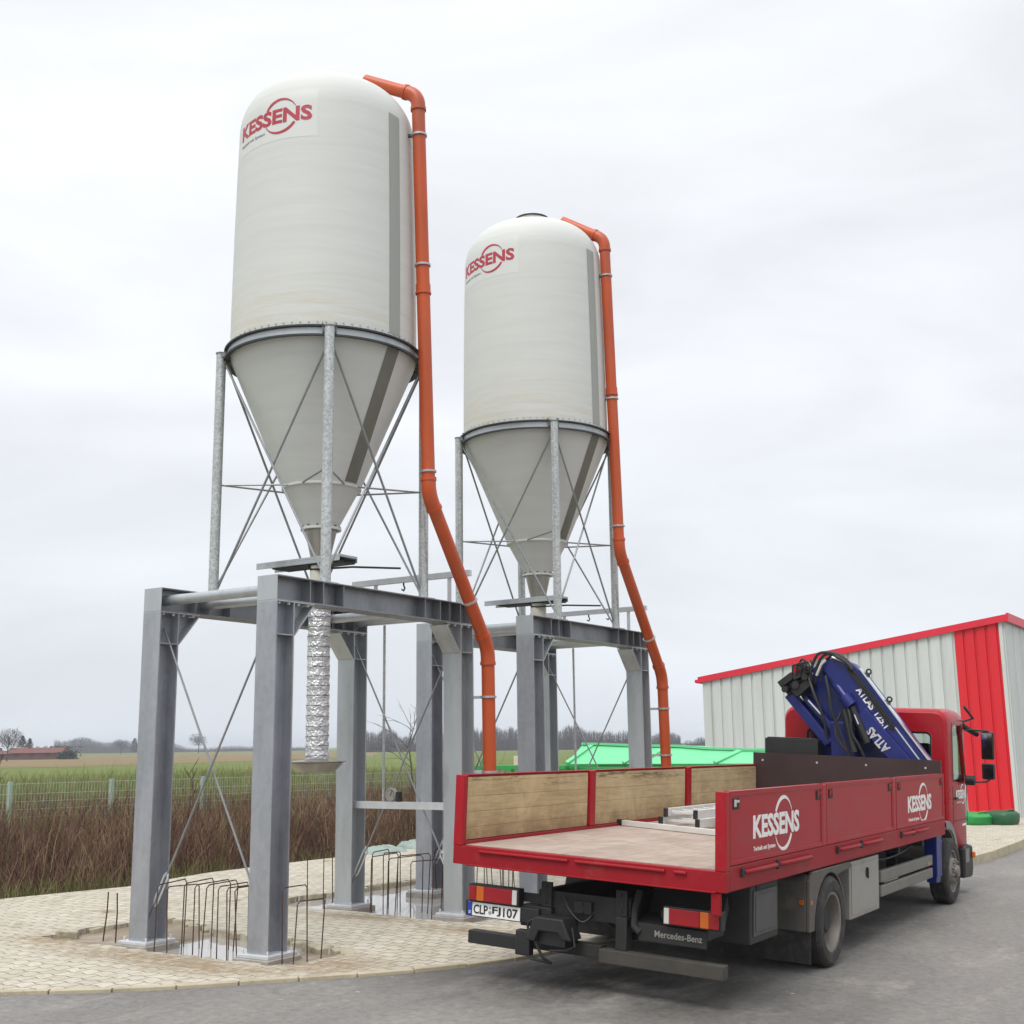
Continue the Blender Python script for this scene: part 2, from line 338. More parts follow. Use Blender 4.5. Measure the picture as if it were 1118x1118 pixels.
M['brush'] = blade_mat('bare brown brush', [(.1, (.05, .026, .022)), (.4, (.115, .060, .048)), (.6, (.18, .105, .078)), (.75, (.27, .185, .115)), (.9, (.34, .27, .17))])
M['grass'] = blade_mat('long winter grass', [(.1, (.085, .13, .025)), (.45, (.15, .185, .05)), (.65, (.22, .205, .09)), (.9, (.33, .27, .16))])
M['crown'] = blade_mat('bare winter crowns', [(0, (.050, .042, .050)), (.5, (.085, .075, .080)), (1, (.13, .115, .11))])
M['crown_far'] = M['crown']

# ------------------------------------------------------------------ mesh helpers
class MB:
    def __init__(s): s.bm = bmesh.new()
    def face(s, pts):
        vs = [s.bm.verts.new(p) for p in pts]
        return s.bm.faces.new(vs)
    def box(s, x0, x1, y0, y1, z0, z1, mtx=None):
        P = [Vector((x, y, z)) for z in (z0, z1) for y in (y0, y1) for x in (x0, x1)]
        if mtx is not None: P = [mtx @ p for p in P]
        v = [s.bm.verts.new(p) for p in P]
        for f in ((0, 2, 3, 1), (4, 5, 7, 6), (0, 1, 5, 4), (2, 6, 7, 3), (0, 4, 6, 2), (1, 3, 7, 5)):
            s.bm.faces.new([v[i] for i in f])
        return s
    def prism(s, poly, axis, a0, a1, mtx=None):
        def mk(p, a):
            q = Vector((a, p[0], p[1])) if axis == 'x' else Vector((p[0], a, p[1])) if axis == 'y' else Vector((p[0], p[1], a))
            return mtx @ q if mtx is not None else q
        A = [s.bm.verts.new(mk(p, a0)) for p in poly]; B = [s.bm.verts.new(mk(p, a1)) for p in poly]
        n = len(poly)
        s.bm.faces.new(A); s.bm.faces.new(B[::-1])
        for i in range(n): s.bm.faces.new((A[i], B[i], B[(i+1) % n], A[(i+1) % n]))
        return s
    def path(s, pts, r, n=12, caps=True, closed=False):
        pts = [Vector(p) for p in pts]; rings = []
        rad = r if isinstance(r, (list, tuple)) else [r]*len(pts)
        up = None
        for i, p in enumerate(pts):
            if closed: d = pts[(i+1) % len(pts)] - pts[i-1]
            else: d = pts[min(i+1, len(pts)-1)] - pts[max(i-1, 0)]
            d.normalize()
            if up is None:
                up = Vector((0, 0, 1)) if abs(d.z) < .9 else Vector((1, 0, 0))
            a = d.cross(up)
            if a.length < 1e-6: a = d.orthogonal()
            a.normalize(); b = a.cross(d).normalized(); up = b
            rings.append([s.bm.verts.new(p + (a*math.cos(2*PI*k/n) + b*math.sin(2*PI*k/n))*rad[i]) for k in range(n)])
        m = len(rings)
        for i in range(m if closed else m-1):
            A, B = rings[i], rings[(i+1) % m]
            for k in range(n): s.bm.faces.new((A[k], A[(k+1) % n], B[(k+1) % n], B[k]))
        if caps and not closed:
            s.bm.faces.new(rings[0][::-1]); s.bm.faces.new(rings[-1])
        return s
    def tube(s, p, q, r, n=12): return s.path([p, q], r, n)
    def bar(s, p, q, w_, h, up=(0, 0, 1)):
        p, q = Vector(p), Vector(q); d = q-p; ln = d.length; d.normalize()
        a = d.cross(Vector(up)); a = a.normalized() if a.length > 1e-5 else d.orthogonal().normalized(); b = a.cross(d).normalized()
        mt = Matrix((a, d, b)).transposed().to_4x4(); mt.translation = p
        return s.box(-w_/2, w_/2, 0, ln, -h/2, h/2, mt)
    def lathe(s, prof, n=48, axis='z', c=(0, 0, 0), close=False, a0=0, a1=2*PI):
        full = abs(a1-a0-2*PI) < 1e-6; m = n if full else n+1
        cols = []
        for k in range(m):
            t = a0 + (a1-a0)*k/n; col = []
            for r, z in prof:
                if axis == 'z': p = Vector((c[0]+r*math.cos(t), c[1]+r*math.sin(t), c[2]+z))
                elif axis == 'x': p = Vector((c[0]+z, c[1]+r*math.cos(t), c[2]+r*math.sin(t)))
                else: p = Vector((c[0]+r*math.cos(t), c[1]+z, c[2]+r*math.sin(t)))
                col.append(s.bm.verts.new(p))
            cols.append(col)
        P = len(prof)
        for k in range(m if full else m-1):
            A, B = cols[k], cols[(k+1) % m]
            for i in range(P if close else P-1):
                j = (i+1) % P
                try: s.bm.faces.new((A[i], B[i], B[j], A[j]))
                except ValueError: pass
        return s
    def poly_holes(s, outer, holes, z=0, mtx=None):
        es = []
        for lp in [outer]+holes:
            vs = [s.bm.verts.new((p[0], p[1], z)) for p in lp]
            for i in range(len(vs)): es.append(s.bm.edges.new((vs[i], vs[(i+1) % len(vs)])))
        bmesh.ops.triangle_fill(s.bm, use_beauty=True, use_dissolve=False, edges=es)
        return s
    def merge_text(s, txt, w_, h, fn, bold=.0, depth=.002):
        """lettering scaled to w_ x h, every vertex put in place by fn(x, y, z)"""
        cu = bpy.data.curves.new('t', 'FONT'); cu.body = txt; cu.offset = bold; cu.extrude = .5; cu.resolution_u = 3
        ob = bpy.data.objects.new('t', cu); C.objects.link(ob)
        dg = bpy.context.evaluated_depsgraph_get(); dg.update()
        me = bpy.data.meshes.new_from_object(ob.evaluated_get(dg))
        xs = [v.co.x for v in me.vertices]; ys = [v.co.y for v in me.vertices]
        x0, x1, y0, y1 = min(xs), max(xs), min(ys), max(ys)
        vm = [s.bm.verts.new(fn((v.co.x-x0)/(x1-x0)*w_, (v.co.y-y0)/(y1-y0)*h, (v.co.z+.5)*depth)) for v in me.vertices]
        for p in me.polygons:
            try: s.bm.faces.new([vm[i] for i in p.vertices])
            except ValueError: pass
        C.objects.unlink(ob); bpy.data.objects.remove(ob); bpy.data.curves.remove(cu); bpy.data.meshes.remove(me)
        return s
    def build(s, name, m, parent=None, smooth=0, bevel=0, normals=True, seg=2):
        if normals: bmesh.ops.recalc_face_normals(s.bm, faces=s.bm.faces)
        me = bpy.data.meshes.new(name); s.bm.to_mesh(me); s.bm.free()
        if smooth:
            me.polygons.foreach_set('use_smooth', [True]*len(me.polygons))
            me.set_sharp_from_angle(angle=R(smooth))
        me.materials.append(M[m] if isinstance(m, str) else m)
        o = bpy.data.objects.new(name, me); C.objects.link(o)
        if parent is not None: o.parent = parent
        if bevel:
            b = o.modifiers.new('bevel', 'BEVEL'); b.width = bevel; b.segments = seg; b.limit_method = 'ANGLE'; b.angle_limit = R(40)
        return o
def add_to(o, mb, m):
    """add the shapes of mb to o's own mesh as a second material"""
    bmesh.ops.recalc_face_normals(mb.bm, faces=mb.bm.faces)
    o.data.materials.append(M[m]); k = len(o.data.materials)-1
    for f in mb.bm.faces: f.material_index = k
    t = bpy.data.meshes.new('t'); mb.bm.to_mesh(t); mb.bm.free()
    b = bmesh.new(); b.from_mesh(o.data); b.from_mesh(t); b.to_mesh(o.data); b.free(); bpy.data.meshes.remove(t)
    return o
def thing(name, label, cat, loc=(0, 0, 0), group=None):
    o = bpy.data.objects.new(name, None); C.objects.link(o); o.location = loc
    o.empty_display_size = .2
    return tag(o, label, cat, group)
def tag(o, label, cat, group=None, kind=None):
    if label: o['label'] = label
    if cat: o['category'] = cat
    if group: o['group'] = group
    if kind: o['kind'] = kind
    return o
def struct(o): o['kind'] = 'structure'; return o
def dup(o, loc=None, parent=None):
    c = o.copy(); C.objects.link(c)
    if parent is not None: c.parent = parent
    if loc is not None: c.location = loc
    for ch in list(o.children): dup(ch, None, c)
    return c
def ibeam(W, D, tf, tw, cx, cy):     # section in a plane: flanges across the first axis at +-D/2 of the second
    a, b = W/2, D/2
    return [(cx-a, cy-b), (cx+a, cy-b), (cx+a, cy-b+tf), (cx+tw/2, cy-b+tf), (cx+tw/2, cy+b-tf), (cx+a, cy+b-tf),
            (cx+a, cy+b), (cx-a, cy+b), (cx-a, cy+b-tf), (cx-tw/2, cy+b-tf), (cx-tw/2, cy-b+tf), (cx-a, cy-b+tf)]
def bolt(mb, p, ax, r=.012, t=.012):
    p = Vector(p); a = Vector(ax).normalized(); mb.path([p, p+a*t], r, 6)
def ring_logo(mb_text, mb_tag, fn, W=1.11, H=.19, Rr=.225, tagline=True):
    """bold word with a crescent ring round its fifth letter; fn maps (x, y, z) on the surface"""
    k = W/1.11
    mb_text.merge_text("KESSENS", W, H, lambda x, y, z: fn(x, y-H/2, z), bold=.035)
    cx, n = .715*k, 72
    for s0 in (0, 1):
        prev = None
        a0 = math.asin(min(1, (H/2+.012*k)/Rr)); a1 = PI-a0
        for i in range(n+1):
            t = a0+(a1-a0)*i/n + s0*PI
            th = (.009 + .026*max(0, math.cos(t-R(118)-s0*PI))**1.5)*k
            pts = []
            for rr in (Rr-th, Rr):
                for z in (0, .002): pts.append(mb_text.bm.verts.new(fn(cx+rr*math.cos(t), rr*math.sin(t), z)))
            if prev:
                p, q = prev, pts
                mb_text.bm.faces.new((p[1], p[3], q[3], q[1])); mb_text.bm.faces.new((p[0], q[0], q[2], p[2]))
                mb_text.bm.faces.new((p[2], q[2], q[3], p[3])); mb_text.bm.faces.new((p[0], p[1], q[1], q[0]))
            prev = pts
    if tagline:
        mb_tag.merge_text("Technik mit System", .50*k, .046*k, lambda x, y, z: fn(x+.005, y-H/2-.105*k, z), bold=.012)

# ================================================================== SETTING
KERB = [(-26, -22.1), (-8, -8.85), (-2, -4.42), (1.04, -2.18), (1.99, -1.44), (2.74, -.60), (3.32, .10), (3.75, .85), (4.0, 1.7), (4.2, 3.2), (4.6, 6.5), (5.05, 10), (5.40, 13.2), (5.48, 18), (5.5, 46)]
def smooth_line(P, k=6):
    o = []; P = [Vector(p) for p in P]
    for i in range(len(P)-1):
        p0 = Vector(P[max(i-1, 0)]); p1 = Vector(P[i]); p2 = Vector(P[i+1]); p3 = Vector(P[min(i+2, len(P)-1)])
        for j in range(k):
            t = j/k
            o.append(.5*((2*p1)+(p2-p0)*t+(2*p0-5*p1+4*p2-p3)*t*t+(3*p1-p0-3*p2+p3)*t**3))
    o.append(Vector(P[-1])); return o
smooth3 = smooth_line
KL = smooth_line(KERB)

def road_z(x, y):
    z = -.11 - .0503*(min(x, 7.5)-6.51) - .0069*(max(-3, min(y, 14))-4.6)
    z -= .012*max(0, min(x, 12)-7.5)
    t = -.012
    return t - math.log(1+math.exp((t-z)*60))/60 if (t-z)*60 < 40 else z
# ground to the horizon
g = MB(); g.face([(-4000, -4000, -.32), (4000, -4000, -.32), (4000, 4000, -.32), (-4000, 4000, -.32)])
struct(g.build('ground', 'field'))
# tan stubble field to the far left (its own sheet just above the grass)
def dirpt(px, dist, z=-.3):
    """a point on the field in the direction of a photo column, dist metres away"""
    a = R(32.489)+math.atan2(559-px, 1311.58*1.02)
    return Vector((CAMP.x-math.sin(a)*dist, CAMP.y+math.cos(a)*dist, z))
g = MB(); g.face([dirpt(px, ds, -.29) for px, ds in ((-420, 200), (-150, 185), (60, 180), (180, 195), (300, 230), (405, 300), (410, 560), (250, 640), (60, 560), (-420, 560))])
struct(g.build('stubble_field', 'stubble'))
# soil strip under the brush
g = MB(); g.face([(-16.5, -30, -.30), (-3.5, -30, -.30), (-3.5, 44, -.30), (-14.5, 44, -.30)])
struct(g.build('soil_strip', 'soil'))
# asphalt yard, draining away from the kerb
g = MB()
rows = []
for p_i, p in enumerate(KL):
    i0, i1 = max(p_i-1, 0), min(p_i+1, len(KL)-1)
    row = []
    for dx in (-.35, .02, .13, .3, .6, 1, 1.5, 2, 2.6, 3.3, 4.2, 6, 9, 14, 25, 60):
        d = (KL[i1]-KL[i0]).normalized(); nrm = Vector((d.y, -d.x))
        # blend from kerb normal to +x so rows do not cross
        q = p + nrm*min(dx, .6) + Vector((max(0, dx-.6), -.35*max(0, dx-.6) if p.y < 1.5 else 0))
        row.append(g.bm.verts.new((q.x, q.y, road_z(q.x, q.y) - (.12 if dx < .1 else 0))))
    rows.append(row)
for a, b in zip(rows, rows[1:]):
    for i in range(len(a)-1): g.bm.faces.new((a[i], a[i+1], b[i+1], b[i]))
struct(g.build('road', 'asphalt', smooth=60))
# kerb: a row of edge stones flush with the paving
g = MB()
acc = 0; segs = []
tot = [0]
for a, b in zip(KL, KL[1:]): tot.append(tot[-1]+(b-a).length)
def at_len(s):
    for i in range(len(tot)-1):
        if tot[i+1] >= s:
            t = (s-tot[i])/max(1e-9, tot[i+1]-tot[i]); return KL[i].lerp(KL[i+1], t), (KL[i+1]-KL[i]).normalized()
    return KL[-1], (KL[-1]-KL[-2]).normalized()
s_ = 12.0
while s_ < tot[-1]-1:
    p0, d0 = at_len(s_+.007); p1, d1 = at_len(s_+.493)
    n0, n1 = Vector((d0.y, -d0.x)), Vector((d1.y, -d1.x))
    z1 = .012+random.uniform(-.004, .004)
    A = [(*(p0+n0*.012), -.2), (*(p0+n0*.10), -.2), (*(p1+n1*.10), -.2), (*(p1+n1*.012), -.2)]
    vb = [g.bm.verts.new(p) for p in A]; vt = [g.bm.verts.new((p[0], p[1], z1)) for p in A]
    g.bm.faces.new(vt)
    for i in range(4): g.bm.faces.new((vb[i], vb[(i+1) % 4], vt[(i+1) % 4], vt[i]))
    s_ += .5
struct(g.build('kerb', 'kerbstone', bevel=.006))
# paving with the two opened pits
PIT1 = [(-1.22, -.12), (-.75, -.2), (.1, -.17), (.8, -.24), (1.5, -.2), (2.2, -.22), (2.42, -.1), (2.40, .72), (1.9, .78), (1.55, 1.0), (1.2, 1.05), (.72, 1.0), (.5, 1.12), (.1, 1.13), (-.12, 1.27), (-.5, 1.33), (-.72, 1.5), (-1.2, 1.52), (-1.16, 1.0), (-1.24, .6), (-1.18, .2)]
PIT2 = [(-1.1, 2.98), (-.5, 2.9), (.4, 2.95), (1.4, 2.86), (2.0, 2.78), (2.4, 2.9), (2.4, 4.0), (2.36, 5.2), (2.4, 5.74), (1.6, 5.7), (.9, 5.78), (.3, 5.98), (-.3, 6.02), (-.7, 6.2), (-1.02, 6.18), (-1.0, 5.5), (-1.12, 4.9), (-.98, 4.2), (-1.14, 3.7), (-1.06, 3.3)]
def rough_loop(P):
    o = []
    for i in range(len(P)):
        a, b = Vector(P[i]), Vector(P[(i+1) % len(P)]); n = max(1, int((b-a).length/.1))
        for k in range(n):
            p = a.lerp(b, k/n); o.append((p.x+random.choice((-.045, 0, .02))+random.uniform(-.015, .015), p.y+random.choice((-.05, 0, .02))+random.uniform(-.015, .015)))
    return o
PIT1, PIT2 = rough_loop(PIT1), rough_loop(PIT2)
left_edge = [(-4.3, 46), (-4.25, 24), (-4.28, 12), (-4.30, 10.5), (-4.36, 9), (-4.5, 7.3), (-4.55, 5.4), (-4.35, 4.3), (-4.15, 3.5), (-4.35, 2.6), (-4.54, 1.7), (-4.7, 0), (-4.8, -3), (-5, -6), (-26, -20)]
g = MB()
g.poly_holes([(p.x, p.y) for p in KL] + left_edge, [PIT1, PIT2])
bd = [e_ for e_ in g.bm.edges if e_.is_boundary]
ex = bmesh.ops.extrude_edge_only(g.bm, edges=bd)
for v in ex['geom']:
    if isinstance(v, bmesh.types.BMVert): v.co.z = -.22
struct(g.build('paving', 'paving'))
# pit floors: wet sand ramping down from the front edge
for P, y0 in ((PIT1, -.2), (PIT2, 2.85)):
    xs = [p[0] for p in P]; ys = [p[1] for p in P]
    g = MB(); nx, ny = 40, 30; gv = []
    for j in range(ny+1):
        for i in range(nx+1):
            x = min(xs)-.1+(max(xs)-min(xs)+.2)*i/nx; y = min(ys)-.1+(max(ys)-min(ys)+.2)*j/ny
            z = -.012-.125*max(0, min(1, (y-y0+random.uniform(-.03, .03))/.36)) + .03*noise.noise(Vector((x*2.3, y*2.3, 3.1)))
            if y0 < 0 and (x < .1 or x > 1.75): z = min(-.04, z+.085)
            gv.append(g.bm.verts.new((x, y, min(z, -.008))))
    for j in range(ny):
        for i in range(nx):
            k = j*(nx+1)+i; g.bm.faces.new((gv[k], gv[k+1], gv[k+nx+2], gv[k+nx+1]))
    struct(g.build('pit_floor', 'sand', smooth=80))
    g = MB(); g.face([(min(xs)-.05, min(ys)-.05, -.07), (max(xs)+.05, min(ys)-.05, -.07), (max(xs)+.05, max(ys)+.05, -.07), (min(xs)-.05, max(ys)+.05, -.07)])
    struct(g.build('puddle_water', 'water'))

# broken edge course: cut and loosened pavers round the openings
g = MB()
for P in (PIT1, PIT2):
    ym = min(p[1] for p in P); i = 0
    while i < len(P):
        a, b = Vector(P[i]), Vector(P[(i+2) % len(P)])
        if a.y > ym+.35 and random.random() < .8:
            c = (a+b)/2; d_ = (b-a).normalized() if (b-a).length > .02 else Vector((1, 0)); ln = random.uniform(.07, .12)
            mt_ = Matrix.Translation((c.x, c.y, random.uniform(-.015, .016))) @ Matrix.Rotation(math.atan2(d_.y, d_.x)+random.gauss(0, .25), 4, 'Z') @ Matrix.Rotation(random.gauss(0, .07), 4, 'X') @ Matrix.Rotation(random.gauss(0, .07), 4, 'Y')
            w2 = random.uniform(.05, .09); P8 = rough = [(-ln, -w2), (-ln*.4, -w2*1.15), (ln, -w2*.9), (ln*1.05, w2*.3), (ln*.8, w2), (-ln*.9, w2*1.05)]
            g.prism([(x+random.uniform(-.012, .012), y+random.uniform(-.012, .012)) for x, y in P8], 'z', -.10, .0, mt_)
        i += 2
struct(g.build('paving_edge', 'edge_stone', bevel=.008))
# ================================================================== STEEL FRAMES
LU, LV, CW, HL, HB = 3.1636, 1.6618, .2646, 3.3715, .2517
XR, YE = LV+CW, LU+CW
XC = (CW/2, LV+CW/2)
YC = (CW/2, LU+CW/2)
def make_frame():
    t = thing('steel_frame', '', 'support frame', (0, 0, 0), 'silo support frames')
    for ix, xc in enumerate(XC):
        for iy, yc in enumerate(YC):
            s = 1 if iy == 0 else -1
            c = MB().prism(ibeam(CW, CW, .017, .011, xc, yc), 'z', .03, HL-.012)
            inner = yc + s*(CW/2)
            # stiffener plates between the flanges at the foot of the haunch
            for sx_ in (-1, 1):
                c.box(xc+(.0057 if sx_ > 0 else -CW/2+.004), xc+(CW/2-.004 if sx_ > 0 else -.0057), yc-CW/2+.0172, yc+CW/2-.0172, HL-.345, HL-.333)
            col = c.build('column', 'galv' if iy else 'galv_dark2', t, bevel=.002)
            p = MB().box(xc-.2, xc+.2, yc-.2, yc+.2, .0, .03)
            for bx in (-.16, .16):
                for by in (-.16, .16): p.path([(xc+bx, yc+by, .03), (xc+bx, yc+by, .07)], .012, 6)
            p.build('base_plate', 'white_steel', col, bevel=.003)
            MB().box(xc-.23, xc+.23, yc-.23, yc+.23, -.2, -.002).build('footing', 'concrete', col, bevel=.01)
            h, hbm = MB(), MB()
            h.prism([(inner, HL-.33), (inner, HL-.02), (inner+s*.27, HL-.02)], 'x', xc-.006, xc+.006)
            d = Vector((0, s*.27, .31)).normalized(); nrm = Vector((0, s*.31, -.27)).normalized()
            a = Vector((xc, inner+s*.003, HL-.335)); b = Vector((xc, inner+s*.275, HL-.022))
            wv = Vector((CW/2-.004, 0, 0)); tn = nrm*.013
            P = [a-wv, a+wv, b+wv, b-wv]; v0 = [h.bm.verts.new(q) for q in P]; v1 = [h.bm.verts.new(q+tn) for q in P]
            h.bm.faces.new(v0); h.bm.faces.new(v1[::-1])
            for i in range(4): h.bm.faces.new((v0[i], v1[i], v1[(i+1) % 4], v0[(i+1) % 4]))
            h.box(xc-CW/2, xc+CW/2, min(inner-s*CW, inner+s*.29), max(inner-s*CW, inner+s*.29), HL-.012, HL-.0005)
            for k in range(4):
                for sx_ in (-1, 1): bolt(hbm, (xc+sx_*.10, inner+s*(-.2+.14*k), HL-.012), (0, 0, -1), .017, .024)
            add_to(h.build('haunch', 'galv', col), hbm, 'white_steel')
        bm_ = MB().prism(ibeam(.2606, HB, .0125, .0075, xc, HL+HB/2), 'y', .012, YE-.012)
        for ys in (.70, .78+.24, 2.46, 2.76, .5, 2.95, 3.17):
            for sx_ in (-1, 1):
                bm_.box(xc+(.004 if sx_ > 0 else -.125), xc+(.125 if sx_ > 0 else -.004), ys-.005, ys+.005, HL+.0128, HL+HB-.0128)
        for sx_ in (-1, 1):
            for yy in (.12, 3.25, 3.33):
                for zz in (.07, .17): bolt(bm_, (xc+sx_*.004, yy, HL+zz), (sx_, 0, 0), .014, .02)
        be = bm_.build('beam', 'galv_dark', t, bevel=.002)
        for y0, y1 in ((0, .0118), (YE-.0118, YE)):
            ep = MB().box(xc-CW/2, xc+CW/2, y0, y1, HL+.001, HL+HB-.001)
            ep.build('end_plate', 'galv', be, bevel=.002)
    for y in (.16, .72, 2.72, 3.26):
        MB().tube((CW/2+.008, y, HL+.128), (LV+CW/2-.008, y, HL+.128), .056, 16).build('cross_tube', 'galv', t, smooth=40)
    for y in (CW/2, YE-CW/2):
        for a, b in ((XC[0], XC[1]), (XC[1], XC[0])):
            sgn = 1 if b > a else -1
            p = Vector((a+sgn*.02, y+sgn*.03, 3.2)); q = Vector((b-sgn*.02, y+sgn*.03, .2))
            d = (q-p).normalized(); e1 = p+d*(q-p).length*.845; e2 = p+d*(q-p).length*.935
            r_ = MB().tube(p, e1, .011, 8).tube(e2, q, .011, 8).build('brace_rod', 'rod', t, smooth=40)
            sd_ = d.cross(Vector((0, 1, 0))).normalized()*.028
            pts = [e1-d*.03+sd_*.4, e1+d*.01+sd_, e2-d*.01+sd_, e2+d*.03+sd_*.4, e2+d*.03-sd_*.4, e2-d*.01-sd_, e1+d*.01-sd_, e1-d*.03-sd_*.4]
            MB().path(pts, .010, 8, closed=True).build('turnbuckle', 'white_steel', r_, smooth=40)
    # cross rail and upright pipe at the far end, pull rail above
    yw = YE-CW/2
    k = MB().box(CW/2+.007, LV+CW/2-.007, yw-.045, yw-.039, 1.18, 1.265)
    k.box(CW/2+.007, LV+CW/2-.007, yw-.0388, yw+.02, 1.259, 1.265).box(CW/2+.007, LV+CW/2-.007, yw-.0388, yw+.02, 1.18, 1.186)
    k.build('cross_rail', 'white_steel', t)
    MB().tube((.66, yw-.01, 1.266), (.66, yw-.01, 3.44), .017, 10).build('upright_pipe', 'spangle', t, smooth=40)
    k = MB().bar((.12, 3.3, 4.0), (1.98, 3.3, 4.0), .05, .075)
    for x in (.5, 1.66): k.bar((x, 3.3, HL+HB), (x, 3.3, 3.965), .05, .02)
    pr = k.build('pull_rail', 'white_steel', t, bevel=.004)
    for x in (.95, 1.3):
        k = MB(); k.path([(x, 3.3, 3.962), (x, 3.3, 3.93), (x+.02, 3.3, 3.89), (x, 3.3, 3.86), (x-.03, 3.3, 3.88)], .011, 8)
        k.build('hook', 'black', pr, smooth=40)
    return t
f1 = make_frame()
f1['label'] = 'near galvanised steel frame of four columns carrying the taller looking silo at left'
f2 = dup(f1, (-.026, 4.86, 0))
f2['label'] = 'far galvanised steel frame of four columns half hidden behind the red truck'
# round dial standing on the near frame's cross rail
d = thing('dial_gauge', 'small round grey dial gauge on the cross rail between the frame columns', 'gauge', (.80, YE-CW/2-.02, 1.2655))
MB().lathe([(0, -.03), (.078, -.03), (.083, -.02), (.083, .02), (.07, .028), (0, .026)], 28, 'y', (0, 0, .085)).build('dial_case', 'toolbox', d, smooth=35)
k = MB().bar((0, -.0345, .07), (.03, -.0345, .13), .006, .004, (0, 1, 0))
for i in range(10):
    a = R(-30+24*i); k.bar((.05*math.cos(a), -.0325, .085+.05*math.sin(a)), (.062*math.cos(a), -.0325, .085+.062*math.sin(a)), .006, .004, (0, 1, 0))
k.build('pointer', 'ink', d)
MB().box(.09, .14, -.03, .03, .0, .12).build('bracket', 'black', d, bevel=.004)

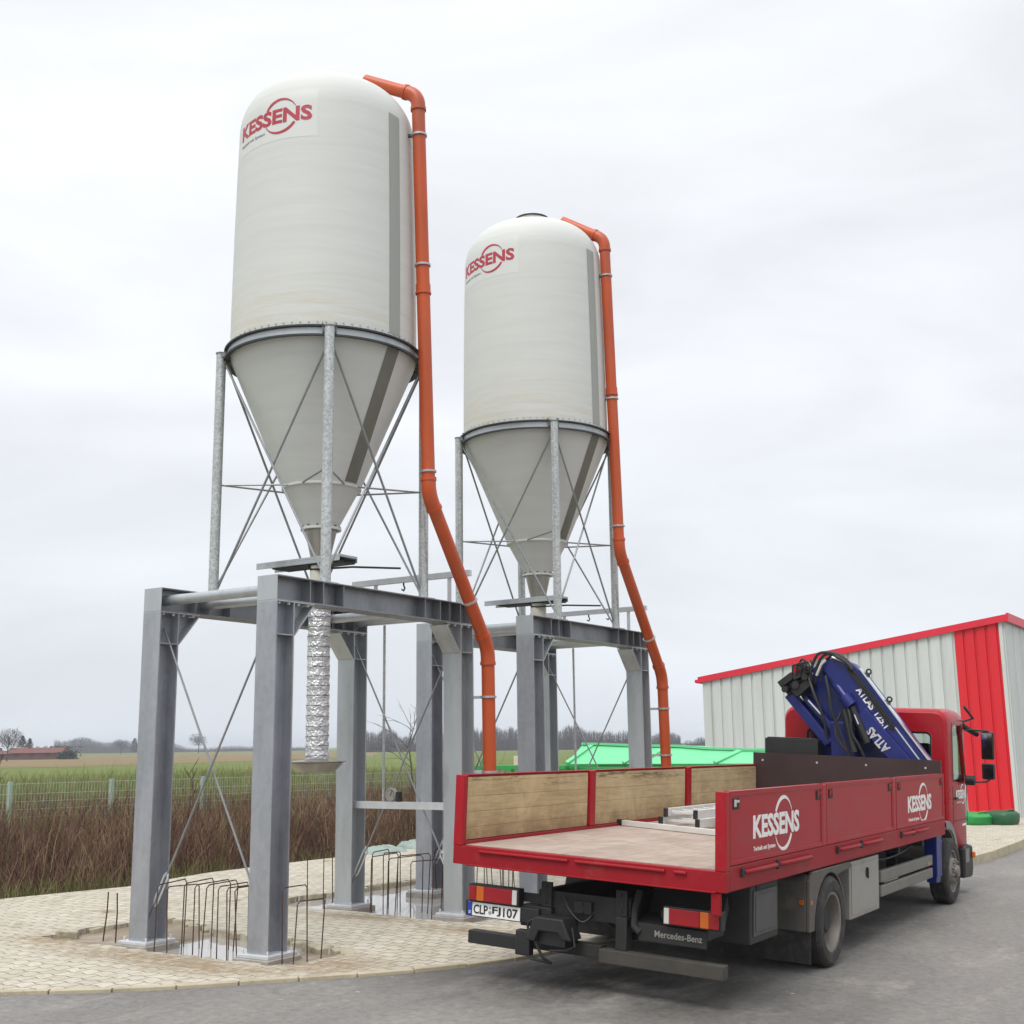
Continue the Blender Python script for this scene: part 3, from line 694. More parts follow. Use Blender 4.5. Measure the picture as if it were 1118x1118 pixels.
# ================================================================== SILOS
def make_silo(strip_deg, logo_deg, chute):
    t = thing('feed_silo', '', 'silo', (.963, 1.714, 0), 'feed silos')
    prof = [(1.10, 6.44), (1.098, 7.0), (1.09, 7.9), (1.078, 8.7), (1.066, 9.28)]
    for k in range(1, 25):
        a = PI/2*k/24
        prof.append((max(.0005, 1.064*math.cos(a)**.56), 9.28+.64*math.sin(a)**1.1))
    def surf_r(z):
        for (r0, z0), (r1, z1) in zip(prof, prof[1:]):
            if z0 <= z <= z1: return r0+(r1-r0)*(z-z0)/max(1e-6, z1-z0)
        return 1.1
    body = MB().lathe(prof, 144).build('silo_body', 'silo', t, smooth=40)
    MB().lathe([(.235, 9.85), (.235, 10.05), (.27, 10.06), (.27, 10.10), (.25, 10.115), (.0005, 10.135)], 40).build('hatch', 'silo', body, smooth=40)
    MB().lathe([(.271, 10.065), (.280, 10.065), (.280, 10.09), (.271, 10.09)], 40, close=True).build('hatch_band', 'black', body)
    cone = MB().lathe([(1.098, 6.436), (.452, 4.90), (.462, 4.895), (.462, 4.875), (.425, 4.86), (.20, 4.43)], 144).build('cone', 'silo', t, smooth=12)
    fl_ = MB().lathe([(.19, 4.40), (.235, 4.40), (.235, 4.43), (.19, 4.43)], 48, close=True).build('flange', 'silo', cone)
    b_ = MB()
    for k in range(12):
        a = 2*PI*k/12; bolt(b_, (.219*math.cos(a), .219*math.sin(a), 4.43), (0, 0, 1), .012, .016)
    add_to(fl_, b_, 'black')
    # sight strip on the drum and on the cone
    c0, hw = R(strip_deg), .093
    for nm, zz in (('sight_strip', [6.56+.05*i for i in range(56)]), ):
        s = MB(); rows = []
        for z in zz:
            r = surf_r(z)+.004
            rows.append([s.bm.verts.new((r*math.cos(c0+(-hw+2*hw*i/6)/r), r*math.sin(c0+(-hw+2*hw*i/6)/r), z)) for i in range(7)])
        for a, b in zip(rows, rows[1:]):
            for i in range(6): s.bm.faces.new((a[i], a[i+1], b[i+1], b[i]))
        s.build(nm, 'strip', body, smooth=40)
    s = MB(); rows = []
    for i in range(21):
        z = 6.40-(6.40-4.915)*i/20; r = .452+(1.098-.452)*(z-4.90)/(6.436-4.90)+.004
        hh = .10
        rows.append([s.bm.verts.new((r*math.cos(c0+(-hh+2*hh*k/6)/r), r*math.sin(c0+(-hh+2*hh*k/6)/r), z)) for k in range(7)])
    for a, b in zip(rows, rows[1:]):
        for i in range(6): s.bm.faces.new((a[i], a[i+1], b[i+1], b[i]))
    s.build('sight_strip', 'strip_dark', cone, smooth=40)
    # support ring: a channel section with bolts
    ring = MB().lathe([(1.112, 6.409), (1.130, 6.409), (1.130, 6.486), (1.112, 6.486)], 144, close=True)
    dk = MB().lathe([(1.112, 6.388), (1.168, 6.380), (1.168, 6.400), (1.112, 6.408)], 144, close=True).lathe([(1.106, 6.487), (1.166, 6.490), (1.166, 6.508), (1.106, 6.514)], 144, close=True)
    for k in range(72):
        a = 2*PI*(k+.5)/72; bolt(ring, (1.10*math.cos(a), 1.10*math.sin(a), 6.56), (math.cos(a), math.sin(a), 0), .008, .012)
    ring = add_to(ring.build('support_ring', 'galv', t, smooth=30), dk, 'ring_dark')
    lp = [(-.833, -.853), (.833, -.853), (.833, .87), (-.833, .87)]
    for i, (x, y) in enumerate(lp):
        lg = MB().tube((x, y, HL+HB), (x, y, 6.47), .057, 20).build('leg', 'spangle', t, smooth=40)
        MB().tube((x, y, 6.47), (x, y, 6.482), .066, 20).build('leg_cap', 'ring', lg, smooth=40)
        MB().box(x-.1, x+.1, y-.1, y+.1, HL+HB+.0005, HL+HB+.012).build('foot_plate', 'galv', lg)
        u = Vector((x, y, 0)).normalized(); tg = Vector((-u.y, u.x, 0))
        k = MB()
        for s_2 in (-1, 1):
            k.bar(u*1.10+tg*.075*s_2+Vector((0, 0, 6.40)), u*1.10+tg*.075*s_2+Vector((0, 0, 6.54)), .012, .11, u)
            k.bar(u*1.13+tg*.075*s_2+Vector((0, 0, 6.45)), u*1.2+tg*.05*s_2+Vector((0, 0, 6.45)), .012, .06)
        k.build('ring_bracket', 'ring', lg)
        # diagonal rods on each face and ties to the cone collar
        x2, y2 = lp[(i+1) % 4]
        for (a, b) in (((x, y), (x2, y2)), ((x2, y2), (x, y))):
            p = Vector((a[0]*.955, a[1]*.955, 6.36)); q = Vector((b[0]*.97, b[1]*.97, HL+HB+.08))
            off = Vector((x+x2, y+y2, 0)).normalized()*(.012 if a == (x, y) else -.012)
            MB().tube(p+off, q+off, .0135, 8).build('brace_rod', 'rod', t, smooth=40)
        for s_2 in (-1, 1):
            ca = math.atan2(y, x)+s_2*R(34)
            MB().tube((x*.96, y*.96, 4.90), (.435*math.cos(ca), .435*math.sin(ca), 4.885), .011, 8).build('tie_rod', 'rod', t, smooth=40)
    # outlet
    MB().lathe([(.182, 4.40), (.182, 4.385), (.115, 4.08)], 40).build('outlet_funnel', 'steel', t, smooth=40)
    g_ = MB().box(-.86, .42, -.16, .16, 4.045, 4.075).box(-.86, .42, -.16, -.148, 4.0, 4.045).box(-.86, .42, .148, .16, 4.0, 4.045)
    gate = g_.build('slide_gate', 'galv', t, bevel=.003)
    MB().box(-.62, .40, -.14, .14, 3.985, 4.0).build('gate_tray', 'black', gate)
    MB().path([(-.1, -.1, 4.02), (-.05, -.11, 3.94), (.1, -.12, 3.93), (.5, -.02, 3.93), (.78, .5, 3.95)], .012, 8).build('gate_lever', 'black', gate, smooth=40)
    tb = MB().lathe([(.118, 3.55), (.118, 4.0)], 28)
    tb = tb.build('outlet_tube', 'milky', t, smooth=40)
    MB().lathe([(.12, 3.72), (.135, 3.72), (.135, 3.745), (.12, 3.745)], 28, close=True).build('hose_clip', 'white_steel', tb)
    if chute:
        # crinkled foil hose hung from the outlet
        h = MB(); n, m_ = 56, 200; rows = []
        for j in range(m_+1):
            z = 3.56-(3.56-1.80)*j/m_; row = []
            ph = (z*9.0) % 1.0
            for i in range(n):
                a = 2*PI*i/n
                r = .122 + .006*math.sin(PI*ph) + .007*noise.noise(Vector((math.cos(a)*2.6, math.sin(a)*2.6, z*20))) + .008*noise.noise(Vector((math.cos(a)*7, math.sin(a)*7, z*48)))
                row.append(h.bm.verts.new((r*math.cos(a), r*math.sin(a), z)))
            rows.append(row)
        for a, b in zip(rows, rows[1:]):
            for i in range(n): h.bm.faces.new((a[i], a[(i+1) % n], b[(i+1) % n], b[i]))
        hose = h.build('foil_hose', 'foil', t)
        wr = MB()
        for k in range(16):
            z = 3.5-k*.111
            pts = [(.129*math.cos(2*PI*i/28), .129*math.sin(2*PI*i/28), z+.006*math.sin(2*PI*i/28+k)) for i in range(28)]
            wr.path(pts, .004, 6, closed=True)
        wr.build('hose_wire', 'wire', hose, smooth=60)
        MB().lathe([(.325, 1.765), (.33, 1.775), (.11, 1.80), (.10, 1.79), (.30, 1.76), (.20, 1.66), (.0005, 1.655)], 40).build('catch_pan', 'steel', t, smooth=30)
    # word mark wrapped round the drum
    def onsil(x, y, z):
        zz = 9.10+y; r = surf_r(zz)+.003+z; a = R(logo_deg)+(x-.555)/1.07
        return (r*math.cos(a), r*math.sin(a), zz)
    a_, b2 = MB(), MB(); ring_logo(a_, b2, onsil)
    a_.build('logo', 'logo_red', body); b2.build('tagline', 'grey_text', body)
    s = MB(); rows = []
    for j in range(13):
        z = 8.80+.60*j/12; r = surf_r(z)+.0015
        rows.append([s.bm.verts.new((r*math.cos(R(logo_deg)+(-.62+1.24*i/24)/1.07), r*math.sin(R(logo_deg)+(-.62+1.24*i/24)/1.07), z)) for i in range(25)])
    for a, b in zip(rows, rows[1:]):
        for i in range(24): s.bm.faces.new((a[i], a[i+1], b[i+1], b[i]))
    s.build('logo_panel', 'decal', body, smooth=40)
    return t
s1 = make_silo(-2, -88, True)
s1['label'] = 'nearer white feed silo with cone bottom and silver foil hose beneath'
s2 = make_silo(-3.5, -103, False); s2.location = (.963, 6.55, 0)
s2['label'] = 'farther white feed silo with hatch on its dome and no foil hose'

# ================================================================== ORANGE FILL PIPES
def fill_pipe(pts, label, brackets):
    t = thing('fill_pipe', label, 'pipe', pts[-1], 'orange fill pipes')
    o = Vector(t.location)
    P = [Vector(p)-o for p in pts]; r = .0805
    n = len(P)
    # straight lengths with sockets, bends as short swept elbows
    cut = .13
    ends = []
    for i in range(n-1):
        d = (P[i+1]-P[i]).normalized()
        a = P[i]+(d*cut if i > 0 else d*0); b = P[i+1]-(d*cut if i < n-2 else d*0)
        ends.append((a, b, d))
        ln = (b-a).length; k = MB().tube(a, b, r, 24)
        m = max(1, round(ln/2.0))
        for j in range(1, m):
            q = a+d*ln*j/m; k.tube(q-d*.06, q+d*.06, r+.008, 24).tube(q+d*.035, q+d*.06, r+.014, 24)
        pr = k.build('pipe_length', 'orange', t, smooth=35)
    for i in range(1, n-1):
        a = ends[i-1][1]; b = ends[i][0]; c = P[i]
        pts_ = [a-ends[i-1][2]*.05] + [(a*(1-u)**2+c*2*u*(1-u)+b*u*u) for u in [j/8 for j in range(9)]] + [b+ends[i][2]*.05]
        k = MB().path(pts_, r+.007, 24)
        k.tube(a-ends[i-1][2]*.07, a-ends[i-1][2]*.03, r+.015, 24).tube(b+ends[i][2]*.03, b+ends[i][2]*.07, r+.015, 24)
        k.build('elbow', 'orange', t, smooth=35)
    for z, anchor in brackets:
        # find the point on the pipe at height z
        z -= o.z
        for i in range(n-1):
            za, zb = P[i].z, P[i+1].z
            if min(za, zb) <= z <= max(za, zb) and abs(za-zb) > .3:
                u = (z-za)/(zb-za); q = P[i].lerp(P[i+1], u); d = (P[i+1]-P[i]).normalized()
        k = MB().tube(q-d*.012, q+d*.012, r+.017, 24)
        cl = k.build('clamp', 'galv', t, smooth=35)
        if anchor:
            an = Vector(anchor)-o
            dd = (an-q); st = q+dd.normalized()*(r+.01)
            MB().bar(st, an, .035, .035).build('bracket', 'white_steel' if z+o.z < 3 else 'black', cl)
    e_ = P[-1]; MB().tube(e_, e_+Vector((0, 0, .11)), r+.012, 24).tube(e_, e_+Vector((0, 0, .03)), r+.024, 24).build('coupling', 'white_steel', t, smooth=35)
    return t
p1 = [(1.40, 1.90, 10.07), (2.10, 2.05, 9.72), (2.12, 2.25, 4.78), (2.12, 3.45, 3.08), (2.12, 3.475, 1.22)]
fill_pipe(p1, 'orange fill pipe running down beside the nearer silo', [(9.2, (1.9, 1.95, 9.2)), (7.55, None), (5.05, None), (3.62, None), (2.5, (1.80, 3.44, 2.5)), (1.62, (1.80, 3.44, 1.62))])
p2 = [(1.42, 6.72, 10.02), (2.09, 6.84, 9.60), (2.12, 6.98, 4.72), (2.12, 8.28, 2.95), (2.12, 8.325, 1.22)]
fill_pipe(p2, 'orange fill pipe running down beside the farther silo', [(9.0, (1.93, 6.75, 9.0)), (7.05, None), (5.1, None), (3.5, None), (2.45, (1.78, 8.30, 2.45)), (1.75, (1.78, 8.30, 1.75))])

# ================================================================== REBAR
def stirrup(x, y, w_, h, az, label, group, two=True):
    t = MB(); lean = random.uniform(-.03, .03); ln2 = random.uniform(-.03, .03)
    dx, dy = math.cos(az), math.sin(az)
    P = [(-dx*w_/2, -dy*w_/2, 0), (-dx*w_/2+lean, -dy*w_/2+ln2, h-.03), (-dx*w_/2+dx*.03+lean, -dy*w_/2+dy*.03+ln2, h),
         (dx*w_/2-dx*.03+lean, dy*w_/2-dy*.03+ln2, h+random.uniform(-.02, .02)), (dx*w_/2+lean, dy*w_/2+ln2, h-.03), (dx*w_/2, dy*w_/2, -.0)]
    t.path(P, .0062, 7)
    o = t.build('rebar_stirrup', 'rust', smooth=50); o.location = (x, y, -.09)
    return tag(o, label, 'rebar', group)
for i in range(8):
    stirrup(.36+.165*i+random.uniform(-.03, .03), .26+random.uniform(-.05, .05), .42+random.uniform(-.05, .05), .68+random.uniform(-.04, .03), R(90+random.uniform(-10, 10)),
            'rusty rebar stirrup in the puddle between the two front columns of the near frame', 'rebar stirrups between the front columns')
for i in range(2):
    stirrup(2.14+.12*i, .14+.03*i, .36, .74-.12*i, R(93-6*i), 'rusty rebar stirrup just right of the nearest frame column', 'rebar stirrups right of the nearest column')
for i, (x, y, h, ln) in enumerate(((-.62, .19, .50, .03), (-.40, .17, .50, -.005))):
    t = MB().path([(0, 0, 0), (ln, .01, h*.6), (ln*1.6, 0, h)], .0075, 7)
    o = t.build('rebar_bar', 'rust', smooth=50); o.location = (x, y, -.05)
    tag(o, ('leaning', 'upright')[i] + ' single rusty rebar left of the leftmost column', 'rebar')
for i in range(9):
    stirrup(.42+.155*i+random.uniform(-.04, .04), 3.45+random.uniform(-.12, .1), .45+random.uniform(-.08, .1), .70+random.uniform(-.06, .05), R(90+random.uniform(-25, 25)),
            'rusty rebar stirrup in the puddle between the rear columns of the near frame', 'rebar stirrups between the rear columns')
for i in range(2):
    stirrup(-.35+.05*i, 3.3+.2*i, .4, .72+.03*i, R(80+10*i), 'rusty rebar stirrup left of the pale rear column of the near frame', 'rebar stirrups left of the rear column')
for i in range(9):
    stirrup(.35+.16*i+random.uniform(-.04, .04), 5.2+random.uniform(-.25, .25), .42+random.uniform(-.08, .1), .66+random.uniform(-.08, .06), R(90+random.uniform(-25, 25)),
            'rusty rebar stirrup between the front columns of the far frame', 'rebar stirrups of the far frame')


# ================================================================== FLATBED TRUCK
yaw, roll, pit = R(.6407), .0503, .0069
ex = Vector((math.cos(yaw), math.sin(yaw), -roll)).normalized()
ey = Vector((-math.sin(yaw), math.cos(yaw), -pit)); ey = (ey - ex*ey.dot(ex)).normalized(); ez = ex.cross(ey)
T = thing('flatbed_truck', 'red flatbed truck with drop sides and a folded blue crane behind its cab', 'truck')
mt = Matrix((ex, ey, ez)).transposed().to_4x4(); mt.translation = Vector((6.446, .092, -.0783))
T.matrix_world = mt
BL = 7.2
# chassis
k = MB()
for x in (-1.68, -.96): k.box(x-.04, x+.04, .25, 9.0, .50, .74)
k.box(-1.76, -.90, .22, .2495, .53, .73).box(-1.64, -1.0, 2.0, 2.2, .55, .70).box(-1.64, -1.0, 5.0, 5.15, .55, .70)
for y in (.9, 2.0, 3.1, 4.2, 5.3, 6.4): k.box(-2.42, -.08, y-.04, y+.04, .80, .888)
k.tube((-2.2, 2.41, .40), (-.2, 2.41, .40), .07, 14).tube((-2.2, 7.78, .40), (-.2, 7.78, .40), .05, 14)
k.box(-1.55, -1.1, 2.2, 2.65, .22, .58).box(-1.55, -1.1, 7.3, 8.6, .42, .95)
k.tube((-1.32, 2.6, .45), (-1.32, 7, .6), .05, 12)
k.box(-.92, -.55, 5.0, 6.5, .36, .80)
k.build('chassis', 'chassis', T, bevel=.006)
k = MB().box(-.80, -.22, .155, .175, .44, .575).prism([(.175, .575), (.175, .50), (.5, .50), (.62, .70), (.58, .80), (.46, .62)], 'x', -.86, -.22)
k.path([(-.86, .30, .80), (-.86, .22, .66), (-.84, .165, .54), (-.78, .16, .50)], .03, 10)
gd = k.build('rear_guard', 'chassis', T, bevel=.006)
k = MB(); k.merge_text("Mercedes-Benz", .40, .05, lambda x, y, z: Vector((-.655+x, .1535-z, .485+y)), bold=.008)
k.build('lettering', 'toolbox', gd)
k = MB().lathe([(.50, -.25), (.50, .25), (.53, .25), (.53, -.25)], 24, 'x', (-2.2, 2.41, .42), close=True, a0=R(15), a1=R(175))
k.build('rear_guard', 'chassis', T, smooth=30)
# loading bed
MB().box(-2.46, -.04, .082, 7.1, 1.0, 1.05).build('bed_floor', 'bed_wood', T)
k = MB().box(-2.5, 0, 0, .08, .892, 1.046).box(-.075, -.001, .081, BL, .894, 1.078).box(-2.499, -2.425, .081, BL, .894, 1.078)
k.box(-2.36, -.08, -.012, -.0005, .885, .90)
bf = k.build('bed_frame', 'red_dusty', T, bevel=.006)
k = MB()
for a, b in ((-2.22, -1.36), (-1.29, -.5), (-.42, -.32)): k.path([(a, -.012, 1.012), (b, -.012, 1.012)], .014, 10)
k.build('hinge_bar', 'red_dusty', bf, smooth=40)
for y0, y1 in ((.36, 1.06), (1.16, 1.95), (2.80, 3.46), (3.58, 4.26), (5.12, 5.60), (5.66, 6.25)):
    k = MB().path([(.004, y0, 1.02), (.022, y0+.03, 1.02), (.022, y1-.03, 1.02), (.004, y1, 1.02)], .019, 10)
    k.build('hinge_bar', 'red_dusty', bf, smooth=40)
    MB().box(-.0005, .02, y0-.07, y0-.02, .985, 1.055).build('hinge', 'chassis', bf, bevel=.004)
MB().box(-.13, -.05, .012, .05, .715, .890).build('bed_bracket', 'red_dusty', T, bevel=.012)
secs = ((.085, 2.33), (2.46, 4.77), (4.92, 7.16))
for side in (1, -1):
    xo = 0 if side > 0 else -2.5          # outer face
    X = lambda a: xo - side*a
    for q in (0, 2.395, 4.845, 7.2):      # posts
        w_ = .04 if q in (0, 7.2) else .058
        y0 = q if q == 0 else q-w_ if q < 7.2 else q-.035
        y1 = .083 if q == 0 else q+w_ if q < 7.2 else q
        k = MB().box(min(X(.002), X(.075)), max(X(.002), X(.075)), y0, y1, 1.081 if q else 1.047, 1.635)
        if q == 0: k.box(min(X(.0), X(.09)), max(X(.0), X(.09)), -.004, .03, 1.0465, 1.638)
        k.build('bed_post', 'red', T, bevel=.006)
    for i, (y0, y1) in enumerate(secs):
        a, b = sorted((X(.008), X(.034)))
        k = MB().box(a, b, y0, y1, 1.084, 1.632)
        # raised rim and two pressed ribs
        e0, e1 = sorted((X(.0015), X(.0079)))
        for z0, z1 in ((1.084, 1.12), (1.60, 1.632)): k.box(e0, e1, y0, y1, z0, z1)
        for ya, yb in ((y0, y0+.03), (y1-.03, y1)): k.box(e0, e1, ya, yb, 1.1205, 1.5995)
        bd_ = k.build('side_board', 'red', T, bevel=.003)
        a, b = sorted((X(.0345), X(.052)))
        MB().box(a, b, y0+.015, y1-.015, 1.086, 1.615).build('board_lining', 'board_wood', bd_)
        a, b = sorted((X(.0), X(.056)))
        MB().box(a, b, y0, y1, 1.6325, 1.640).build('top_edge', 'red', bd_)
        for yl, first in ((y0+.06, True), (y1-.17, False)):
            a, b = sorted((X(.004), X(.0079))); lt = MB().box(a, b, yl, yl+.13, 1.50, 1.585)
            lt.build('latch_recess', 'chassis', bd_)
            a, b = sorted((X(-.004), X(.0039)))
            k = MB().box(a, b, yl+.02, yl+.06, 1.52, 1.575).box(a, b, yl+.061, yl+.12, 1.55, 1.57)
            k.build('latch', 'alu' if (side > 0 and i == 0 and first) else 'red_dusty', bd_, bevel=.003)
        if side > 0 and i in (0, 2):
            yb, W, zc = (.585, 1.11, 1.345) if i == 0 else (5.43, 1.11, 1.325)
            u, v = MB(), MB(); ring_logo(u, v, lambda x, y, z: Vector((-.008+z, yb+x, zc+y)), W, .185, .228)
            u.build('logo', 'white', bd_); v.build('tagline', 'white', bd_)
hb_ = MB().box(-2.485, -.015, 7.11, 7.15, 1.052, 1.80).build('headboard', 'ply', T)
k = MB()
for x in (-2.35, -1.6, -.95, -.2):
    for z in (1.2, 1.70): bolt(k, (x, 7.11, z), (0, -1, 0), .014, .008)
add_to(hb_, k, 'alu')
MB().box(-2.36, -1.62, 7.22, 7.42, 1.70, 2.0).box(-2.33, -1.65, 7.2205, 7.4195, 2.0, 2.015).build('stowage_box', 'black', T, bevel=.015)

def wheel(cx, cy, cz, r, w_, out, front):
    """tyre and rim; cx is the outer face, out = +1 for the right side of the truck"""
    W = lambda a: -out*a
    hw = w_
    prof = [(r*.62, W(.02)), (r*.70, W(0)), (r*.90, W(.0)), (r*.965, W(.018)), (r*.975, W(.03)), (r, W(.036)), (r, W(hw*.38)), (r*.975, W(hw*.40)), (r*.975, W(hw*.44)), (r, W(hw*.46)), (r, W(hw*.56)), (r*.975, W(hw*.58)), (r*.975, W(hw*.62)), (r, W(hw*.64)), (r, W(hw-.036)), (r*.965, W(hw-.018)), (r*.90, W(hw)), (r*.70, W(hw)), (r*.62, W(hw-.02))]
    wh = MB().lathe(prof, 48, 'x', (cx, cy, cz)).build('wheel', 'tyre', T, smooth=28)
    if front: rp_ = [(r*.66, W(.012)), (r*.60, W(.016)), (r*.57, W(.05)), (r*.44, W(.055)), (r*.40, W(.01)), (r*.36, W(-.005)), (r*.20, W(-.01)), (r*.19, W(-.05)), (r*.13, W(-.065)), (.0005, W(-.065))]
    else: rp_ = [(r*.66, W(.010)), (r*.60, W(.014)), (r*.57, W(.05)), (r*.53, W(.17)), (r*.30, W(.175)), (r*.28, W(.13)), (r*.2, W(.12)), (.0005, W(.12))]
    rm = MB().lathe(rp_, 40, 'x', (cx, cy, cz))
    rb = R(15); n = 10; rr = r*.34 if front else r*.42; xo = -.005 if front else .17
    for i in range(n):
        a = 2*PI*i/n+rb; bolt(rm, (cx+W(xo), cy+rr*math.cos(a), cz+rr*math.sin(a)), (out, 0, 0), .018, .03)
    rm = rm.build('rim', 'rim', wh, smooth=30)
    if not front:
        hb2 = MB().lathe([(r*.27, W(.165)), (r*.26, W(.07)), (r*.22, W(.055)), (.0005, W(.055))], 28, 'x', (cx, cy, cz))
        for i in range(8): hb2.tube((cx+W(.16), cy+r*.50*math.cos(i*PI/4+.2), cz+r*.50*math.sin(i*PI/4+.2)), (cx+W(.164), cy+r*.50*math.cos(i*PI/4+.2), cz+r*.50*math.sin(i*PI/4+.2)), r*.07, 12)
        add_to(rm, hb2, 'chassis'); rm.data.set_sharp_from_angle(angle=R(30))
for out_, x0 in ((1, .03), (-1, -2.45)):
    wheel(x0, 2.52, .40, .40, .235, out_, False)
    wheel(x0-out_*.285, 2.52, .40, .40, .235, out_, False)
    wheel(x0-out_*.04, 7.68, .41, .405, .235, out_, True)
# mudguards
def guard(x0, x1, cy, cz, r, a0, a1, name, m, th=.018, lip=0):
    k = MB().lathe([(r, x0), (r, x1), (r+th, x1), (r+th, x0)], 28, 'x', (0, cy, cz), close=True, a0=a0, a1=a1)
    n = 28
    for q in (a0, a1):
        P = [(x0, r), (x1, r), (x1, r+th), (x0, r+th)]
        k.face([(x, cy+rr*math.cos(q), cz+rr*math.sin(q)) for x, rr in P])
    return k.build(name, m, T, smooth=30)
guard(-.66, -.0, 2.52, .38, .455, R(20), R(165), 'mudguard', 'dusty', .02)
k = MB()
# side cheek of the rear mudguard: flat skirt with the wheel arch cut out
P = [(1.93, .37)]
P += [(1.93, .80), (2.02, .88), (3.16, .88), (3.22, .83)]
arch = [(2.52+.452*math.cos(R(a)), .38+.452*math.sin(R(a))) for a in range(62, 179, 6)]
poly = P+[(2.80, .80)]+arch+[(2.06, .37)]
k.prism(poly, 'x', -.03, .005)
k.prism([(1.93, .37), (1.93, .80), (1.99, .86), (2.0, .37)], 'x', -.64, -.031)
mg = k.build('mudguard', 'dusty', T, bevel=.008)
MB().box(.0055, .012, 1.95, 1.985, .60, .635).box(-.09, -.05, 1.915, 1.9295, .60, .64).build('side_marker', 'lens_orange', mg, bevel=.004)
fl = MB().box(-.80, .0, 1.955, 1.967, .10, .369)
for i in range(9): fl.box(-.15+.016*i, -.143+.016*i, 1.949, 1.9545, .12, .34)
fl.build('mudflap', 'tyre', T)
MB().box(-2.45, -1.75, 1.955, 1.967, .10, .5).build('mudflap', 'tyre', T)
k = MB().lathe([(.50, -.62), (.50, -.10), (.53, -.10), (.53, -.62)], 30, 'x', (0, 7.70, .42), close=True, a0=R(2), a1=R(178))
k.build('wheel_arch', 'dusty', T, smooth=30)
# boxes and side rails
tb_ = MB().box(-.55, -.045, 3.30, 4.33, .31, .86).build('tool_box', 'toolbox', T, bevel=.012)
k = MB().box(-.0445, -.038, 3.34, 4.29, .35, .82); k.build('tool_box_door', 'toolbox', tb_, bevel=.004)
k = MB().lathe([(.05, 0), (.05, .006), (.0005, .008)], 20, 'x', (-.0378, 3.86, .72)); k.box(-.03, -.018, 3.85, 3.87, .66, .76)
k.build('lock', 'chassis', tb_, bevel=.002)
for z0, z1 in ((.56, .68), (.415, .53)):
    k = MB().box(-.10, -.045, 4.42, 6.70, z0, z1)
    k.build('side_rail', 'dusty2', T, bevel=.012, seg=3)
for y in (4.7, 6.3): MB().box(-.35, -.101, y-.03, y+.03, .42, .66).build('rail_bracket', 'chassis', T)
MB().box(-.046, -.04, 6.46, 6.54, .57, .61).build('side_marker', 'lens_orange', T, bevel=.004)
rb_ = MB().box(-.62, -.09, .74, 1.38, .41, .868).build('battery_box', 'chassis2', T, bevel=.012)
k = MB().box(-.0895, -.078, .79, 1.33, .47, .82).box(-.0775, -.072, .82, 1.30, .50, .79)
k.build('box_lid', 'dusty3', rb_, bevel=.006)
k = MB().tube((-2.1, 3.3, .58), (-2.1, 4.7, .58), .29, 30).build('fuel_tank', 'toolbox', T, smooth=40)
# rear lamps
def lamp(x0, x1, z0, z1, order):
    h = MB().box(x0-.012, x1+.012, .10, .19, z0-.012, z1+.012).build('tail_light', 'black', T, bevel=.008)
    w_ = (x1-x0)
    for f0, f1, m, nm in order:
        MB().box(x0+w_*f0+.001, x0+w_*f1-.001, .083, .0995, z0, z1).build(nm, m, h, bevel=.006)
lamp(-.55, -.09, .605, .725, ((0, .10, 'lens_white', 'clear_lens'), (.10, .66, 'lens_red', 'red_lens'), (.66, .82, 'lens_orange', 'orange_lens'), (.82, 1, 'lens_red', 'red_lens')))
lamp(-2.38, -1.895, .595, .715, ((0, .16, 'lens_red', 'red_lens'), (.16, .32, 'lens_orange', 'orange_lens'), (.32, .90, 'lens_red', 'red_lens'), (.90, 1, 'lens_white', 'clear_lens')))
MB().box(-2.3, -1.72, .192, .23, .62, .69).box(-.62, -.15, .192, .23, .63, .69).build('lamp_bracket', 'chassis', T)
# number plate
pl = MB().box(-2.40, -1.88, .12, .13, .465, .575).build('number_plate', 'white', T, bevel=.002)
MB().box(-2.402, -2.36, .116, .1198, .466, .574).build('plate_band', 'plate_blue', pl)
k = MB().merge_text("D", .018, .024, lambda x, y, z: Vector((-2.39+x, .1158-z, .48+y)), bold=.02)
k.build('country_letter', 'white', pl)
k = MB()
for s_2, x0, w_ in (("CLP", -2.345, .145), ("FJ", -2.155, .085), ("107", -2.045, .145)):
    k.merge_text(s_2, w_, .076, lambda x, y, z: Vector((x0+x, .1192-z, .482+y)), bold=.018)
k.build('plate_characters', 'ink', pl)
k = MB().lathe([(.0005, -.0012), (.016, -.001), (.016, 0)], 16, 'y', (-2.178, .1195, .503)).lathe([(.0005, -.0012), (.012, -.001), (.012, 0)], 16, 'y', (-2.178, .1195, .542))
k.build('plate_seal', 'grey_text', pl)
MB().box(-2.44, -1.70, .1305, .16, .455, .585).box(-1.9, -1.60, .1605, .5, .43, .60).build('plate_holder', 'black', T, bevel=.01)
# under-run bar and coupling
k = MB().box(-2.38, -1.83, .10, .20, .24, .345).build('underrun_bar', 'black', T, bevel=.006)
k = MB().box(-1.12, -.06, .10, .20, .24, .345).build('underrun_bar', 'dusty4', T, bevel=.006)
k = MB().box(-1.83, -1.12, .14, .24, .26, .36).box(-1.0, -.9, .15, .25, .345, .60).box(-1.80, -1.7, .15, .25, .345, .58).build('bar_carrier', 'chassis', T, bevel=.006)
k = MB().box(-1.62, -1.36, -.02, .2, .33, .55).box(-1.86, -1.72, .02, .099, .22, .42)
k.prism([(-1.70, .38), (-1.62, .56), (-1.36, .56), (-1.28, .40), (-1.36, .40), (-1.40, .45), (-1.58, .45), (-1.62, .36)], 'y', -.08, .12)
hitch = k.build('tow_coupling', 'black', T, bevel=.012)
k = MB().path([(-1.66+.05*math.cos(2*PI*i/16), -.03, .47+.05*math.sin(2*PI*i/16)) for i in range(16)], .011, 8, closed=True)
